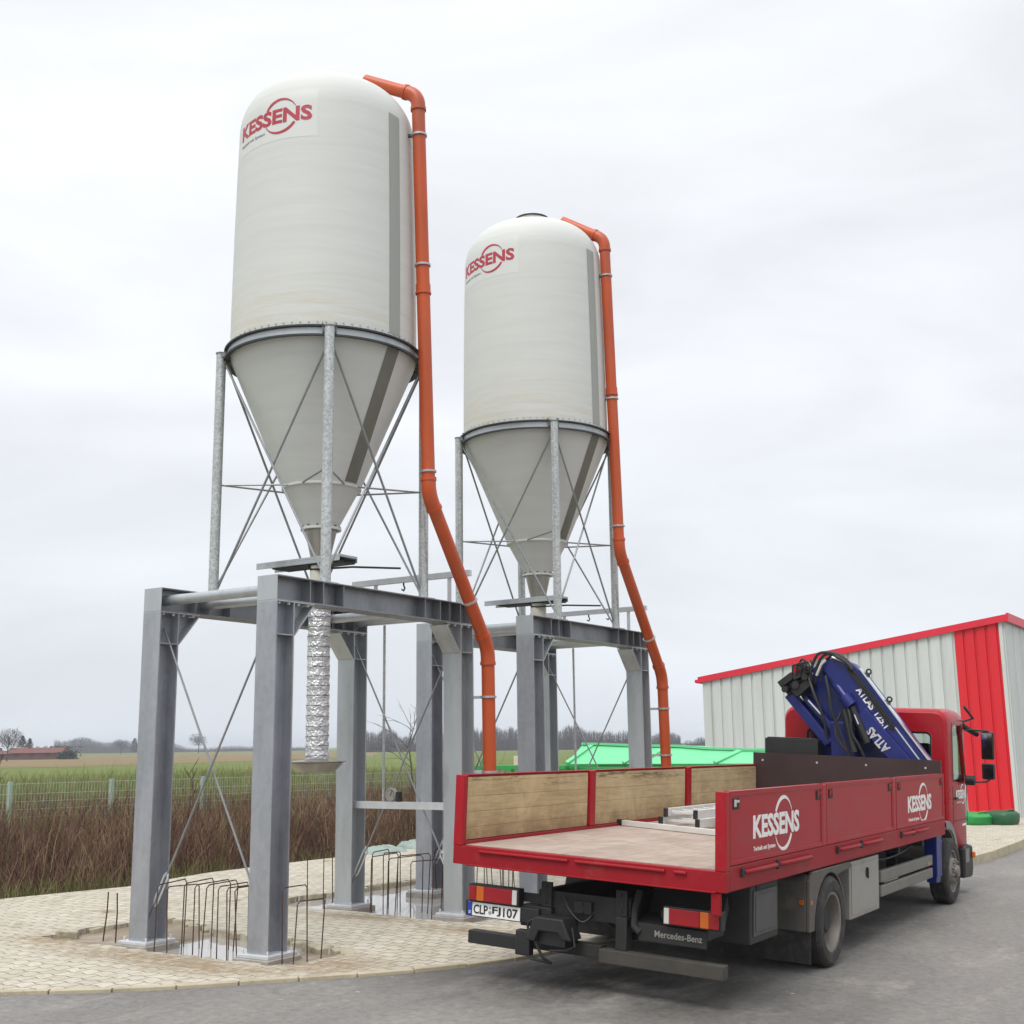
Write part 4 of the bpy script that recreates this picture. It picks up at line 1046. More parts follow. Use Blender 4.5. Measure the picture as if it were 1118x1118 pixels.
k.path([(-1.66, -.03, .42), (-1.62, -.04, .34), (-1.56, -.03, .24), (-1.5, -.0, .20), (-1.7, .02, .21), (-1.8, .06, .25)], .012, 8)
k.path([(-1.3, -.02, .50), (-1.26, -.04, .36), (-1.34, -.03, .32), (-1.5, -.02, .30)], .010, 8)
k.build('coupling_handle', 'black', hitch, smooth=40)

for P, r_ in (([(-2.1, .22, .60), (-1.9, .3, .50), (-1.7, .35, .56), (-1.55, .3, .70)], .012), ([(-.55, .2, .62), (-.75, .3, .48), (-1.0, .34, .44), (-1.2, .3, .56), (-1.25, .3, .7)], .013),
              ([(-1.5, .2, .70), (-1.42, .15, .60), (-1.3, .16, .52), (-1.22, .24, .62)], .010), ([(-.12, 1.4, .80), (-.2, 1.6, .62), (-.4, 1.8, .58), (-.6, 1.9, .7)], .014), ([(-.2, 4.5, .82), (-.25, 5.2, .72), (-.2, 5.9, .76), (-.25, 6.7, .84)], .016)):
    MB().path([tuple(p) for p in smooth3(P, 5)], r_, 8).build('hose', 'black', T, smooth=40)
for x0, x1, y0, z0, z1 in ((-1.72, -1.62, .21, .60, .80), (-1.02, -.92, .21, .60, .80), (-1.40, -1.24, .205, .58, .68)):
    k = MB().box(x0, x1, y0-.02, y0+.009, z0, z1)
    for q in (.2, .8): bolt(k, (x0+(x1-x0)*.5, y0-.02, z0+(z1-z0)*q), (0, -1, 0), .012, .012)
    k.build('bracket', 'chassis', T, bevel=.004)
# ---- cab: rounded shell with real openings
def rrect(x0, x1, z0, z1, r, n=6):
    P = []
    for cx, cz, a0 in ((x1-r, z1-r, 0), (x0+r, z1-r, 90), (x0+r, z0+r, 180), (x1-r, z0+r, 270)):
        for i in range(n+1):
            a = R(a0+90*i/n); P.append((cx+r*math.cos(a), cz+r*math.sin(a)))
    return P
def loft(sections, flip=False):
    k = MB(); rings = [[k.bm.verts.new((x, y, z)) for x, z in P] for y, P in sections]
    for a, b in zip(rings, rings[1:]):
        for i in range(len(a)): k.bm.faces.new((a[i], a[(i+1) % len(a)], b[(i+1) % len(a)], b[i]))
    k.bm.faces.new(rings[0][::-1]); k.bm.faces.new(rings[-1]); return k
CX0, CX1 = -2.36, -.12
def sec(y, ins, zt, z0=.62, r=.17): return (y, rrect(CX0+ins, CX1-ins, z0, zt, r))
shell = loft([sec(7.98, .035, 2.40, .86, .14), sec(8.0, .012, 2.43, .84), sec(8.04, 0, 2.455, .83), sec(8.6, 0, 2.475, .62), sec(8.95, 0, 2.46, .45), sec(9.10, .02, 2.40, .42), sec(9.18, .05, 2.3, .40)])
shell = shell.build('cab', 'red_cab', T)
inner = loft([sec(8.03, .06, 2.38, .92, .12), sec(9.15, .06, 2.38, .92, .12)]).build('c1', 'red_cab')
cut = []
cut.append(inner)
cut.append(loft([(7.5, rrect(-2.02, -.32, 1.78, 2.15, .07)), (8.06, rrect(-2.02, -.32, 1.78, 2.15, .07))]).build('c2', 'red_cab'))
cut.append(loft([(9.05, rrect(-2.24, -.24, 1.5, 2.28, .06)), (9.6, rrect(-2.24, -.24, 1.5, 2.28, .06))]).build('c3', 'red_cab'))
k = MB().prism([(8.30, 1.52), (8.30, 2.20), (8.36, 2.25), (8.78, 2.25), (9.02, 1.50), (8.95, 1.46)], 'x', -3, 0.5); cut.append(k.build('c4', 'red_cab'))
k = MB().lathe([(.0005, -2.6), (.50, -2.6), (.50, .2), (.0005, .2)], 40, 'x', (0, 7.80, .42)); cut.append(k.build('c5', 'red_cab'))
for c_ in cut:
    b_ = shell.modifiers.new('cut', 'BOOLEAN'); b_.object = c_; b_.operation = 'DIFFERENCE'; b_.solver = 'EXACT'
dg = bpy.context.evaluated_depsgraph_get(); dg.update()
# the cutters sit at the origin in the truck's own axes, so evaluate before parenting takes effect
shell.parent = None; dg.update()
me = bpy.data.meshes.new_from_object(shell.evaluated_get(bpy.context.evaluated_depsgraph_get()))
shell.modifiers.clear(); shell.data = me; shell.parent = T
me.polygons.foreach_set('use_smooth', [True]*len(me.polygons)); me.set_sharp_from_angle(angle=R(32))
for c_ in cut: bpy.data.objects.remove(c_)
gl = MB().prism(rrect(-2.04, -.30, 1.76, 2.17, .08), 'y', 8.005, 8.012).build('rear_window', 'glass', shell)
P1_, P2_ = rrect(-2.02, -.32, 1.78, 2.15, .07), rrect(-1.995, -.345, 1.805, 2.125, .05)
k = MB(); n = len(P1_)
v1 = [k.bm.verts.new((x, 7.975, z)) for x, z in P1_]; v2 = [k.bm.verts.new((x, 7.995, z)) for x, z in P2_]
for i in range(n): k.bm.faces.new((v1[i], v1[(i+1) % n], v2[(i+1) % n], v2[i]))
k.build('window_seal', 'black', shell)
MB().prism(rrect(-2.25, -.23, 1.49, 2.29, .06), 'y', 9.12, 9.127).build('windscreen', 'glass', shell)
for x in (CX0+.02, CX1-.027):
    MB().prism([(8.28, 1.50), (8.28, 2.2), (8.35, 2.27), (8.79, 2.27), (9.04, 1.49), (8.95, 1.44)], 'x', x, x+.007).build('side_window', 'glass', shell)
# door seams, belt line, handle, wheel-arch trim, step, bumper
k = MB()
for y in (8.235, 9.085): k.box(CX1-.004, CX1+.004, y-.006, y+.006, .95, 1.44)
k.box(CX1-.004, CX1+.004, 8.24, 9.08, .985, .997)
k.box(CX1-.004, CX1+.003, 8.26, 8.29, 1.5, 2.28)
k.prism([(8.795, 2.27), (8.83, 2.27), (9.08, 1.48), (9.04, 1.48)], 'x', CX1-.006, CX1+.006)
k.build('door_seam', 'black', shell)
MB().box(CX1, CX1+.03, 8.30, 8.46, 1.27, 1.30).build('door_handle', 'black', shell, bevel=.006)
u, v = MB(), MB(); ring_logo(u, v, lambda x, y, z: Vector((CX1+.003+z, 8.42+x, 1.33+y)), .62, .12, .135)
u.build('logo', 'white', shell); v.build('tagline', 'white', shell)
k = MB().box(CX1+.001, CX1+.003, 8.76, 9.0, .905, .935)
k.build('badge', 'white', shell)
k = MB().lathe([(.50, CX1-.05), (.50, CX1+.025), (.60, CX1+.02), (.60, CX1-.02)], 30, 'x', (0, 7.80, .42), close=True, a0=R(5), a1=R(100))
k.build('arch_trim', 'dusty5', shell, smooth=30)
bu = MB().prism([(8.72, .22), (8.72, .62), (8.95, .66), (9.24, .62), (9.26, .3), (9.2, .2)], 'x', CX0-.02, CX1+.03).build('bumper', 'black', T, bevel=.03)
MB().box(CX1+.0305, CX1+.036, 8.76, 8.98, .42, .60).build('step_plate', 'dusty5', bu, bevel=.004)
MB().box(CX1+.031, CX1+.07, 9.14, 9.23, .46, .54).build('indicator', 'lens_orange', bu, bevel=.012)
# sun visor and mirrors
for s_2, xs in ((1, CX1), (-1, CX0)):
    k = MB().path([(xs-s_2*.05, 9.02, 2.30), (xs+s_2*.10, 9.16, 2.36), (xs+s_2*.02, 8.98, 2.52)], .022, 8)
    k.path([(xs-s_2*.02, 9.02, 2.26), (xs+s_2*.05, 9.12, 2.20), (xs+s_2*.14, 9.22, 2.14)], .04, 8)
    k.build('visor_bracket', 'black', T, smooth=40)
    arm = MB().path([(xs, 9.04, 2.20), (xs+s_2*.12, 9.10, 2.20), (xs+s_2*.30, 9.14, 2.19), (xs+s_2*.31, 9.14, 2.16)], .014, 8)
    arm = arm.build('mirror_arm', 'black', T, smooth=40)
    arm = MB().path([(xs, 9.06, 1.50), (xs+s_2*.15, 9.10, 1.49), (xs+s_2*.27, 9.14, 1.50), (xs+s_2*.31, 9.14, 1.54)], .014, 8)
    arm.lathe([(.0005, 0), (.07, 0), (.07, .12), (.0005, .12)], 14, 'x', (xs+(.0 if s_2 > 0 else -.12), 9.06, 1.51))
    arm = arm.build('mirror_arm', 'black', T, smooth=40)
    a, b = sorted((xs+s_2*.20, xs+s_2*.37))
    for z0, z1 in ((1.80, 2.18), (1.53, 1.75)):
        mh = MB().box(a, b, 9.12, 9.20, z0, z1).build('mirror', 'black', arm, bevel=.025, seg=3)
        MB().prism([(9.1195, z0+.02), (9.113, z0+.02), (9.085, z1-.02), (9.1195, z1-.02)], 'x', a+.015, b-.015).build('mirror_glass', 'mirror', arm)
for x in (-.55, -1.9):
    k = MB().box(x-.2, x+.2, 8.45, 8.9, 1.0, 1.15).box(x-.2, x+.2, 8.36, 8.46, 1.15, 1.72).box(x-.12, x+.12, 8.37, 8.45, 1.72, 2.0)
    k.build('cab_seat', 'black', shell, bevel=.04, seg=3)

# ---- folding crane between bed and cab
k = MB().box(-2.38, -.10, 7.30, 7.62, .55, .80).box(-1.58, -1.08, 7.28, 7.75, .75, 1.35).box(-1.50, -1.16, 7.36, 7.68, 1.35, 2.25)
crane = k.build('loader_crane', 'blue', T, bevel=.02)
for x in (-.16, -2.46):
    lg = MB().box(x-.02, x+.13, 6.86, 7.12, .40, .93).box(x-.005, x+.115, 6.88, 7.10, .33, .40)
    lg.build('stabiliser_leg', 'blue', T, bevel=.008)
P = [(-1.60, 2.98), (-1.48, 3.08), (-1.36, 3.10), (-1.16, 3.02), (-1.02, 2.90), (-.20, 1.80), (-.20, 1.66), (-.62, 1.66), (-1.30, 2.58)]
jb = MB().prism(P, 'y', 7.28, 7.50).build('outer_boom', 'blue', crane, bevel=.02)
k = MB().bar((-1.06, 7.30, 2.955), (-.19, 7.30, 1.79), .09, .02, (.8, 0, .6)).bar((-1.12, 7.277, 2.88), (-.28, 7.277, 1.75), .008, .018, (.8, 0, .6))
k.build('boom_rail', 'chrome', crane)
k = MB()
for o_ in (-.02, .008, .036):
    a = Vector((-1.20-o_*.8, 7.262, 2.97-o_*.6)); b = Vector((-.62-o_*.8, 7.262, 2.19-o_*.6)); k.path([a, a.lerp(b, .5)+Vector((0, -.01, .01)), b], .012, 8)
k.build('boom_hose', 'black', crane, smooth=40)
dirv = Vector((.60, 0, -.80)); upv = Vector((.80, 0, .60))
k = MB(); o_ = Vector((-1.125, 7.279, 2.665))
k.merge_text("ATLAS", .33, .095, lambda x, y, z: o_+dirv*x+upv*y+Vector((0, -z, 0)), bold=.03)
k.merge_text("125.1", .22, .095, lambda x, y, z: o_+dirv*(x+.40)+upv*y+Vector((0, -z, 0)), bold=.03)
k.build('lettering', 'white', crane)
for (x, z) in ((-.965, 2.93), (-.70, 2.57)):
    k = MB(); k.path([(x+.03*math.cos(2*PI*i/14), 7.36, z-.015+.032*math.sin(2*PI*i/14)) for i in range(14)], .012, 8, closed=True)
    k.box(x-.05, x+.01, 7.345, 7.375, z-.09, z-.03)
    k.build('lifting_eye', 'black', crane, smooth=40)
P = [(-1.80, 2.96), (-1.66, 3.06), (-1.32, 2.98), (-1.02, 2.6), (-.50, 1.66), (-1.74, 1.66), (-1.66, 2.2)]
ib = MB().prism(P, 'y', 7.53, 7.76).build('inner_boom', 'blue', crane, bevel=.02)
k = MB().bar((-2.08, 7.46, 2.60), (-1.52, 7.46, 1.95), .20, .13).bar((-1.86, 7.44, 2.56), (-1.48, 7.44, 2.16), .1, .08)
k.prism([(-1.98, 2.62), (-1.74, 2.86), (-1.56, 2.62), (-1.50, 1.95), (-1.62, 1.98)], 'y', 7.535, 7.60)
lk = k.build('link_arm', 'blue', crane, bevel=.012)
MB().tube((-1.80, 7.38, 2.52), (-1.62, 7.38, 2.33), .016, 10).build('link_rod', 'chrome', crane, smooth=40)
k = MB().tube((-1.56, 7.42, 2.92), (-1.18, 7.24, 2.48), .06, 16).tube((-1.26, 7.22, 2.58), (-1.16, 7.22, 2.46), .085, 16)
cy = k.build('lift_cylinder', 'blue', crane, smooth=40)
k = MB().tube((-1.16, 7.23, 2.44), (-.96, 7.23, 1.98), .05, 14).tube((-1.26, 7.24, 2.40), (-1.12, 7.2, 1.85), .05, 14)
k.box(-1.52, -1.42, 7.50, 7.529, 1.88, 2.06)
k.build('cylinder_barrel', 'black', crane, smooth=40)
k = MB().tube((-1.11, 7.17, 2.34), (-1.06, 7.17, 2.22), .012, 8); k.build('cylinder_rod', 'chrome', crane)
k = MB()
P = [(-2.16, 2.70), (-2.03, 2.86), (-1.93, 2.93), (-1.78, 2.88), (-1.72, 2.74), (-1.86, 2.60), (-2.08, 2.58)]
k.prism(P, 'y', 7.36, 7.58)
k.bar((-2.17, 7.32, 2.72), (-1.98, 7.32, 2.86), .12, .09).bar((-1.97, 7.30, 2.82), (-1.74, 7.30, 2.94), .1, .08).bar((-1.95, 7.30, 2.60), (-1.75, 7.30, 2.76), .1, .10)
for x, z, r_ in ((-2.08, 2.66, .045), (-1.93, 2.72, .055), (-1.80, 2.83, .045), (-1.86, 2.96, .04)): k.tube((x, 7.22, z), (x, 7.62, z), r_, 14)
for q in range(4): k.path([(-1.98+.06*q, 7.26, 2.84), (-1.96+.06*q, 7.22, 2.98), (-1.86+.05*q, 7.22, 3.02+.01*q), (-1.74+.02*q, 7.24, 2.93)], .014, 7)
k.path([(-1.88+.05*math.cos(R(a)), 7.4, 2.98+.10*math.sin(R(a))) for a in range(0, 181, 18)], .016, 8)
vb = k.build('valve_block', 'black', crane, bevel=.012, smooth=0)
MB().box(-1.99, -1.90, 7.32, 7.5, 2.86, 3.02).build('end_lamp', 'red', crane, bevel=.02)
HS = [[(-1.72+o_, 7.26+o_*.4, 2.78), (-1.70+o_, 7.24+o_*.4, 2.96), (-1.62+o_, 7.24+o_*.4, 3.08+hh*.6), (-1.48+o_*.6, 7.25, 3.12+hh*.5), (-1.34, 7.26-o_*.4, 3.10+hh*.4), (-1.22, 7.265-o_*.4, 3.02+hh*.3), (-1.15, 7.265-o_*.4, 2.93)] for o_, hh in ((0, .09), (.06, .05), (.12, .0))]
HS += [[(-1.30, 7.2, 2.36), (-1.36, 7.17, 2.2), (-1.34, 7.16, 2.02), (-1.22, 7.18, 1.86)], [(-1.22, 7.2, 2.46), (-1.16, 7.15, 2.3), (-1.14, 7.15, 2.1), (-1.06, 7.17, 1.95), (-1.0, 7.2, 1.8)]]
def curve(P, n=5): return [tuple(p) for p in smooth3(P, n)]
HS += [[(-1.78, 7.3, 2.86), (-1.66, 7.2, 2.6), (-1.54, 7.2, 2.3), (-1.5, 7.25, 2.0)], [(-1.5, 7.2, 2.85), (-1.44, 7.15, 2.6), (-1.40, 7.15, 2.35), (-1.3, 7.18, 2.1), (-1.2, 7.2, 1.8)]]
for P in HS: MB().path(curve(P), .02, 8).build('hydraulic_hose', 'black', crane, smooth=40)
k = MB(); k.path([(-1.69+.06, 7.22, 2.85), (-1.60+.04, 7.21, 3.0), (-1.50, 7.22, 3.06)], .02, 8); k.build('pale_hose', 'alu', crane, smooth=40)
k = MB().path([(-1.42, 7.225, 3.1), (-1.28, 7.23, 3.05), (-1.2, 7.23, 3.0)], .016, 8)
k.build('pale_hose', 'alu', crane, smooth=40)
o2 = Vector((-.62, 7.228, 1.80)); d2 = Vector((-.66, 0, .75)); u2 = Vector((-.75, 0, -.66))
pk = MB().bar((-.44, 7.25, 1.66), (-1.06, 7.25, 2.36), .04, .22, (.75, 0, .66)).build('extension_arm', 'blue', crane, bevel=.01)
k = MB(); o2 = Vector((-.66, 7.229, 1.93)); k.merge_text("ATLAS", .36, .125, lambda x, y, z: o2+d2*x+u2*y+Vector((0, -z, 0)), bold=.03)
k.build('lettering', 'alu', crane)

# ---- ladder lying on the bed
LD = thing('aluminium_ladder', 'folded white aluminium ladder lying on the truck bed with a crosswise foot bar', 'ladder')
LD.matrix_world = mt @ Matrix.Translation((0, 0, 1.052))
def rails(x0, x1, z, y0, y1, nm):
    k = MB()
    for x in (x0, x1): k.box(x-.014, x+.014, y0, y1, z, z+.085)
    for i in range(int((y1-y0)/.28)):
        y = y0+.14+.28*i; k.box(x0+.0145, x1-.0145, y-.014, y+.014, z+.028, z+.058)
    s_ = k.build(nm, 'white_alu', LD, bevel=.003)
    for x in (x0, x1): MB().box(x-.017, x+.017, y0-.02, y0+.035, z-.003, z+.088).build('end_cap', 'black', s_, bevel=.004)


rails(-2.02, -1.60, .025, 3.16, 6.7, 'ladder_section')
rails(-1.98, -1.64, .113, 3.20, 6.7, 'ladder_section')
rails(-1.5, -1.16, .025, 3.6, 6.7, 'ladder_section')
fb = MB().bar((-2.42, 3.02, .03), (-1.08, 2.74, .03), .05, .055).build('foot_bar', 'white_alu', LD, bevel=.003)
for p in ((-2.42, 3.02), (-1.08, 2.74)): MB().box(p[0]-.03, p[0]+.03, p[1]-.035, p[1]+.035, .0, .062).build('end_cap', 'black', fb, bevel=.004)
bpy.context.view_layer.update()

# ================================================================== BARN
BY, BX0, BX1 = 24.05, -4.12, 4.30
zr = lambda x: 4.93 - (BX1-x)*.1465
B = thing('barn', 'pale grey sheet clad barn with a red corner stripe and red roof edge', 'building', (BX1, BY, -.2))
o = Vector(B.location)
def cladding(x0, x1, m, name, axis='x', ytop=None, L_=None):
    """profiled sheets: flat pans with narrow grooves"""
    k = MB(); per = .31 if axis == 'x' else 1.0; n = int(round((x1-x0)/per)); per = (x1-x0)/n
    xs = []
    for i in range(n):
        a = x0+per*i; xs += [(a, 0), (a+per-.070, 0), (a+per-.058, .045), (a+per-.012, .045)]
    xs.append((x1, 0))
    prev = None
    for x, dpt in xs:
        if axis == 'x': lo, hi = Vector((x, BY+dpt, -.2)), Vector((x, BY+dpt, zr(x)))
        else: lo, hi = Vector((BX1-dpt, x, -.2)), Vector((BX1-dpt, x, zr(BX1)))
        v = (k.bm.verts.new(lo-o), k.bm.verts.new(hi-o))
        if prev: k.bm.faces.new((prev[0], v[0], v[1], prev[1]))
        prev = v
    return k.build(name, m, B, normals=False)
cladding(BX0, 3.03, 'barn_grey', 'front_wall')
cladding(3.03, 4.14, 'barn_red', 'corner_stripe')
cladding(4.14, BX1, 'barn_grey', 'front_wall')
cladding(BY+.01, BY+22, 'barn_grey', 'side_wall', 'y')
k = MB()
k.prism([(BX0+.05-o.x, -.2-o.z), (BX1-.06-o.x, -.2-o.z), (BX1-.06-o.x, zr(BX1)-.1-o.z), (BX0+.05-o.x, zr(BX0)-.1-o.z)], 'y', .06, 21.9)
k.build('wall_core', 'barn_grey', B)
k = MB(); P = [(BX0-.11, zr(BX0-.11)+.02), (BX1+.05, zr(BX1+.05)+.02), (BX1+.05, zr(BX1+.05)+.11), (BX0-.11, zr(BX0-.11)+.11)]
k.prism([(a-o.x, b-o.z) for a, b in P], 'y', -.03, 22.1)
rf = k.build('roof', 'roof', B)
k = MB(); P = [(BX0-.12, zr(BX0-.12)-.05), (BX1+.06, zr(BX1+.06)-.05), (BX1+.06, zr(BX1+.06)+.125), (BX0-.12, zr(BX0-.12)+.125)]
k.prism([(a-o.x, b-o.z) for a, b in P], 'y', -.075, -.0305)
k.box(BX1+.0605-o.x, BX1+.11-o.x, -.08, 22.1, zr(BX1)-.06-o.z, zr(BX1)+.165-o.z)
k.build('roof_trim', 'trim_red', rf)
k = MB().path([(BX0-.17-o.x, y, zr(BX0-.17)+.01-o.z) for y in (-.06, 22)], .055, 12); k.build('gutter', 'trim_red', rf, smooth=40)
k = MB().box(4.2-o.x, BX1+.02-o.x, -.012, -.0005, -.02, .12).box(BX0-o.x, BX1-o.x, -.02, -.0005, -.02, .05); k.build('wall_base', 'concrete', B)
# plastic tubs at the barn's foot
def tub(x, y, l, w_, h, m, label, ang, tilt):
    t = thing('plastic_tub', label, 'tub', (x, y, -.09)); t.rotation_euler = (0, 0, R(ang))
    k = MB(); rings = []
    for z, s_ in ((0, .55), (.03, .78), (h*.35, .95), (h*.75, 1.0), (h*.92, .86), (h, .5)):
        P = rrect(-l/2*s_, l/2*s_, -w_/2*s_, w_/2*s_, min(l, w_)*.35*s_, 5)
        rings.append([k.bm.verts.new((a, b, z+tilt*a)) for a, b in P])
    for a, b in zip(rings, rings[1:]):
        for i in range(len(a)): k.bm.faces.new((a[i], a[(i+1) % len(a)], b[(i+1) % len(a)], b[i]))
    k.bm.faces.new(rings[0][::-1]); k.bm.faces.new(rings[-1])
    bd_ = k.build('tub_body', m, t, smooth=50)
    MB().path([(l*.3, w_*.3, h*.9), (l*.36, w_*.1, h*1.05), (l*.36, -w_*.1, h*1.05), (l*.3, -w_*.3, h*.9)], .02, 8).build('handle', m, t, smooth=40)
    return t
tub(3.72, 21.2, .95, .7, .36, 'green_bright', 'bright green rounded plastic tub beside the truck cab at the foot of the barn', -30, .0)
tub(4.30, 21.4, .8, .7, .40, 'green_deep', 'dark green rounded plastic tub at the barn corner under the red stripe', -20, .03)

# ================================================================== GREEN FARM MACHINES
G = thing('hopper_trailer', 'mint green hopper trailer with slanted ribs parked beyond the frames', 'trailer', (-.6, 15, 0))
k = MB()
top = [(-2.62, 1.93), (-2.2, 1.92), (-1.25, 1.875), (-.3, 1.86), (.45, 1.80), (1.2, 1.77), (2.0, 1.76), (3.2, 1.73)]
lowz = 1.50
pr_ = None
for x, z in top:
    v = [k.bm.verts.new((x-(.12 if x < -2.5 else 0), -.25, lowz)), k.bm.verts.new((x, .25, z)), k.bm.verts.new((x, 1.5, z)), k.bm.verts.new((x, 2.2, lowz))]
    if pr_:
        for i in range(3): k.bm.faces.new((pr_[i], v[i], v[i+1], pr_[i+1]))
        k.bm.faces.new((pr_[3], v[3], v[0], pr_[0]))
    else: k.bm.faces.new(v)
    pr_ = v
k.bm.faces.new(pr_[::-1])
hp = k.build('hopper', 'mint', G, bevel=.012)
def zt(x):
    for (a, b), (c, d_) in zip(top, top[1:]):
        if a <= x <= c: return b+(d_-b)*(x-a)/(c-a)
    return top[-1][1]
for x in (-2.35, -.95, -.55, 1.15, 2.3):
    a = Vector((x-.4, -.26, lowz+.02)); b = Vector((x, .24, zt(x)-.01))
    MB().bar(a, b, .10, .07, (0, -.6, .6)).build('rib', 'mint', hp, bevel=.01)
k = MB()
for (x, z), (x2, z2) in zip(top, top[1:]): k.bar((x, .22, z+.01), (x2, .22, z2+.01), .07, .05)
k.build('rim', 'mint', hp)
k = MB().box(-2.9, 3.3, -.34, -.27, 1.36, 1.44).box(-2.9, 3.3, -.24, -.18, 1.44, 1.499)
for x in (-2.7, -1.2, .3, 1.8): k.box(x-.05, x+.05, -.33, -.28, .9, 1.36)
k.box(-2.9, 3.3, -.3, 1.9, .85, .98)
k.build('trailer_frame', 'green', G, bevel=.008)
k = MB().path([(-1.95, -.30, 1.47), (-1.2, -.31, 1.485), (-.4, -.31, 1.475)], .012, 6); k.build('cable', 'black', G)
for y in (-.35, 1.9):
    for x in (-.5, 1.1):
        wl = MB().lathe([(.26, -.14), (.42, -.15), (.47, -.08), (.47, .08), (.42, .15), (.26, .14)], 32, 'y', (x, y, .45)).build('wheel', 'tyre', G, smooth=30)
        MB().lathe([(.0005, -.1), (.12, -.1), (.24, -.12), (.27, -.14)], 24, 'y', (x, y, .45)).build('rim', 'cream', wl, smooth=30)
G2 = thing('implement_frame', 'green farm implement frame behind the near orange pipe and the silo columns', 'implement', (-3.9, 14, 0))
k = MB().box(-1.4, .95, -.05, .05, 1.40, 1.49).box(-1.4, .95, .5, .6, 1.40, 1.49)
for x in (-1.2, -.45, .7): k.box(x-.05, x+.05, -.06, .06, .9, 1.40).box(x-.04, x+.04, .05, .5, 1.41, 1.48)
k.box(-1.5, 1.0, -.1, .7, .8, .9)
k.build('frame_beam', 'green', G2, bevel=.008)
k = MB().prism([(-1.25, 1.49), (-1.0, 1.49), (-.95, 1.60), (-1.05, 1.74), (-1.2, 1.62)], 'y', -.02, .04); k.build('lever_plate', 'green', G2, bevel=.006)
for x in (-1.1, .6):
    wl = MB().lathe([(.25, -.1), (.40, -.11), (.44, 0), (.40, .11), (.25, .1)], 28, 'y', (x, .3, .12)).build('wheel', 'tyre', G2, smooth=30)
t = thing('control_box', 'small cream box on the green implement frame beside the orange pipe', 'box', (-3.92, 14.0, 1.4905))
MB().box(-.32, .12, -.04, .2, 0, .2).build('box_body', 'cream', t, bevel=.008)
MB().box(.121, .15, -.04, .2, 0, .2).build('box_side', 'brick_far', t)
MB().lathe([(.0005, 0), (.05, 0), (.05, .01)], 14, 'y', (-.12, -.0505, .04)).build('box_hole', 'black', t)
# pale sacking heaped at the paving's edge
for i, (x, y, l, h) in enumerate(((-4.42, 9.5, 1.0, .13), (-4.35, 10.75, .9, .17))):
    k = MB(); n, m_ = 26, 18; gv = []
    for j in range(m_+1):
        for q in range(n+1):
            u, v = q/n*2-1, j/m_*2-1
            e_ = max(0, 1-(abs(u)**3+abs(v)**3))
            z = h*e_**.5*(.55+.75*abs(noise.noise(Vector((u*2.3+i*7, v*2.3, 1.7))))+.35*abs(noise.noise(Vector((u*6, v*6+i, 4)))))
            gv.append(k.bm.verts.new((v*.42, u*l/2*1.1, z)))
    for j in range(m_):
        for q in range(n):
            a = j*(n+1)+q; k.bm.faces.new((gv[a], gv[a+1], gv[a+n+2], gv[a+n+1]))
    ob = k.build('sacking_heap', 'tarp', smooth=35); ob.location = (x, y, -.01)
    tag(ob, ('left crumpled heap of pale green sacking by the brush', 'right higher crumpled heap of pale green sacking by the brush')[i], 'sacking')

# ================================================================== FENCE
F = thing('mesh_fence', 'pale green wire mesh fence with posts running behind the brown brush', 'fence', (-17, 14, -.3))
o = Vector(F.location)
fp = [Vector((-17.59+.72*i, 14.11+2.68*i)) for i in range(-5, 9)]
for p in fp:
    MB().box(p.x-.05-o.x, p.x+.05-o.x, p.y-.05-o.y, p.y+.05-o.y, 0, 1.44).build('post', 'post_green', F, bevel=.006)
for a, b in zip(fp, fp[1:]):
    k = MB(); d_ = (b-a); n = 34
    for z in (.32, .52, .72, .92, 1.12, 1.38):
        for s_ in (0,): k.bar((a.x-o.x, a.y-o.y, z), (b.x-o.x, b.y-o.y, z), .008, .011)
    for i in range(1, n):
        p = a+d_*i/n-Vector((o.x, o.y)); k.bar((p.x, p.y, .12), (p.x, p.y, 1.41), .0075, .0075)
    k.build('mesh_panel', 'fence', F)

# ================================================================== BRUSH AND LONG GRASS
def in_view(p, margin=.06):
    q = cam.matrix_world.inverted() @ p
    if q.z > -1: return False
    f = 1311.58/559
    return abs(q.x/-q.z*f) < 1+margin and abs(q.y/-q.z*f) < 1.25
def blades(name, m, n, region, hfn, wd, bend, kind_label, zb=-.3, branch=0):
    me_v, me_f = [], []
    cnt = 0; tries = 0
    while cnt < n and tries < n*12:
        tries += 1
        x, y = region()
        if not in_view(Vector((x, y, .3)), .12): continue
        h = hfn(x, y)
        if h < .05: continue
        cnt += 1
        az = random.uniform(0, 2*PI); wv = Vector((math.cos(az), math.sin(az), 0))*wd*random.uniform(.6, 1.3)
        ld = Vector((random.gauss(0, 1), random.gauss(0, 1), 0))*bend*h
        b0 = Vector((x, y, zb))
        def strip(p0, p1, p2, w0):
            i = len(me_v)
            me_v.extend([p0-w0, p0+w0, p1+w0*.75, p1-w0*.75, p2+w0*.25, p2-w0*.25])
            me_f.extend([(i, i+1, i+2, i+3), (i+3, i+2, i+4, i+5)])
        p1 = b0+ld*.35+Vector((0, 0, h*.55)); p2 = b0+ld+Vector((0, 0, h))
        strip(b0, p1, p2, wv)
        for _ in range(branch):
            t_ = random.uniform(.3, .85); s0 = b0.lerp(p2, t_)+ld*(-.1)
            e_ = s0+Vector((random.gauss(0, .1), random.gauss(0, .1), random.uniform(.08, .3)))
            strip(s0, s0.lerp(e_, .5)+Vector((0, 0, .01)), e_, wv*.55)
    me = bpy.data.meshes.new(name); me.from_pydata([tuple(v) for v in me_v], [], me_f); me.materials.append(M[m])
    ob = bpy.data.objects.new(name, me); C.objects.link(ob); ob['kind'] = 'stuff'; ob['label'] = kind_label
    return ob
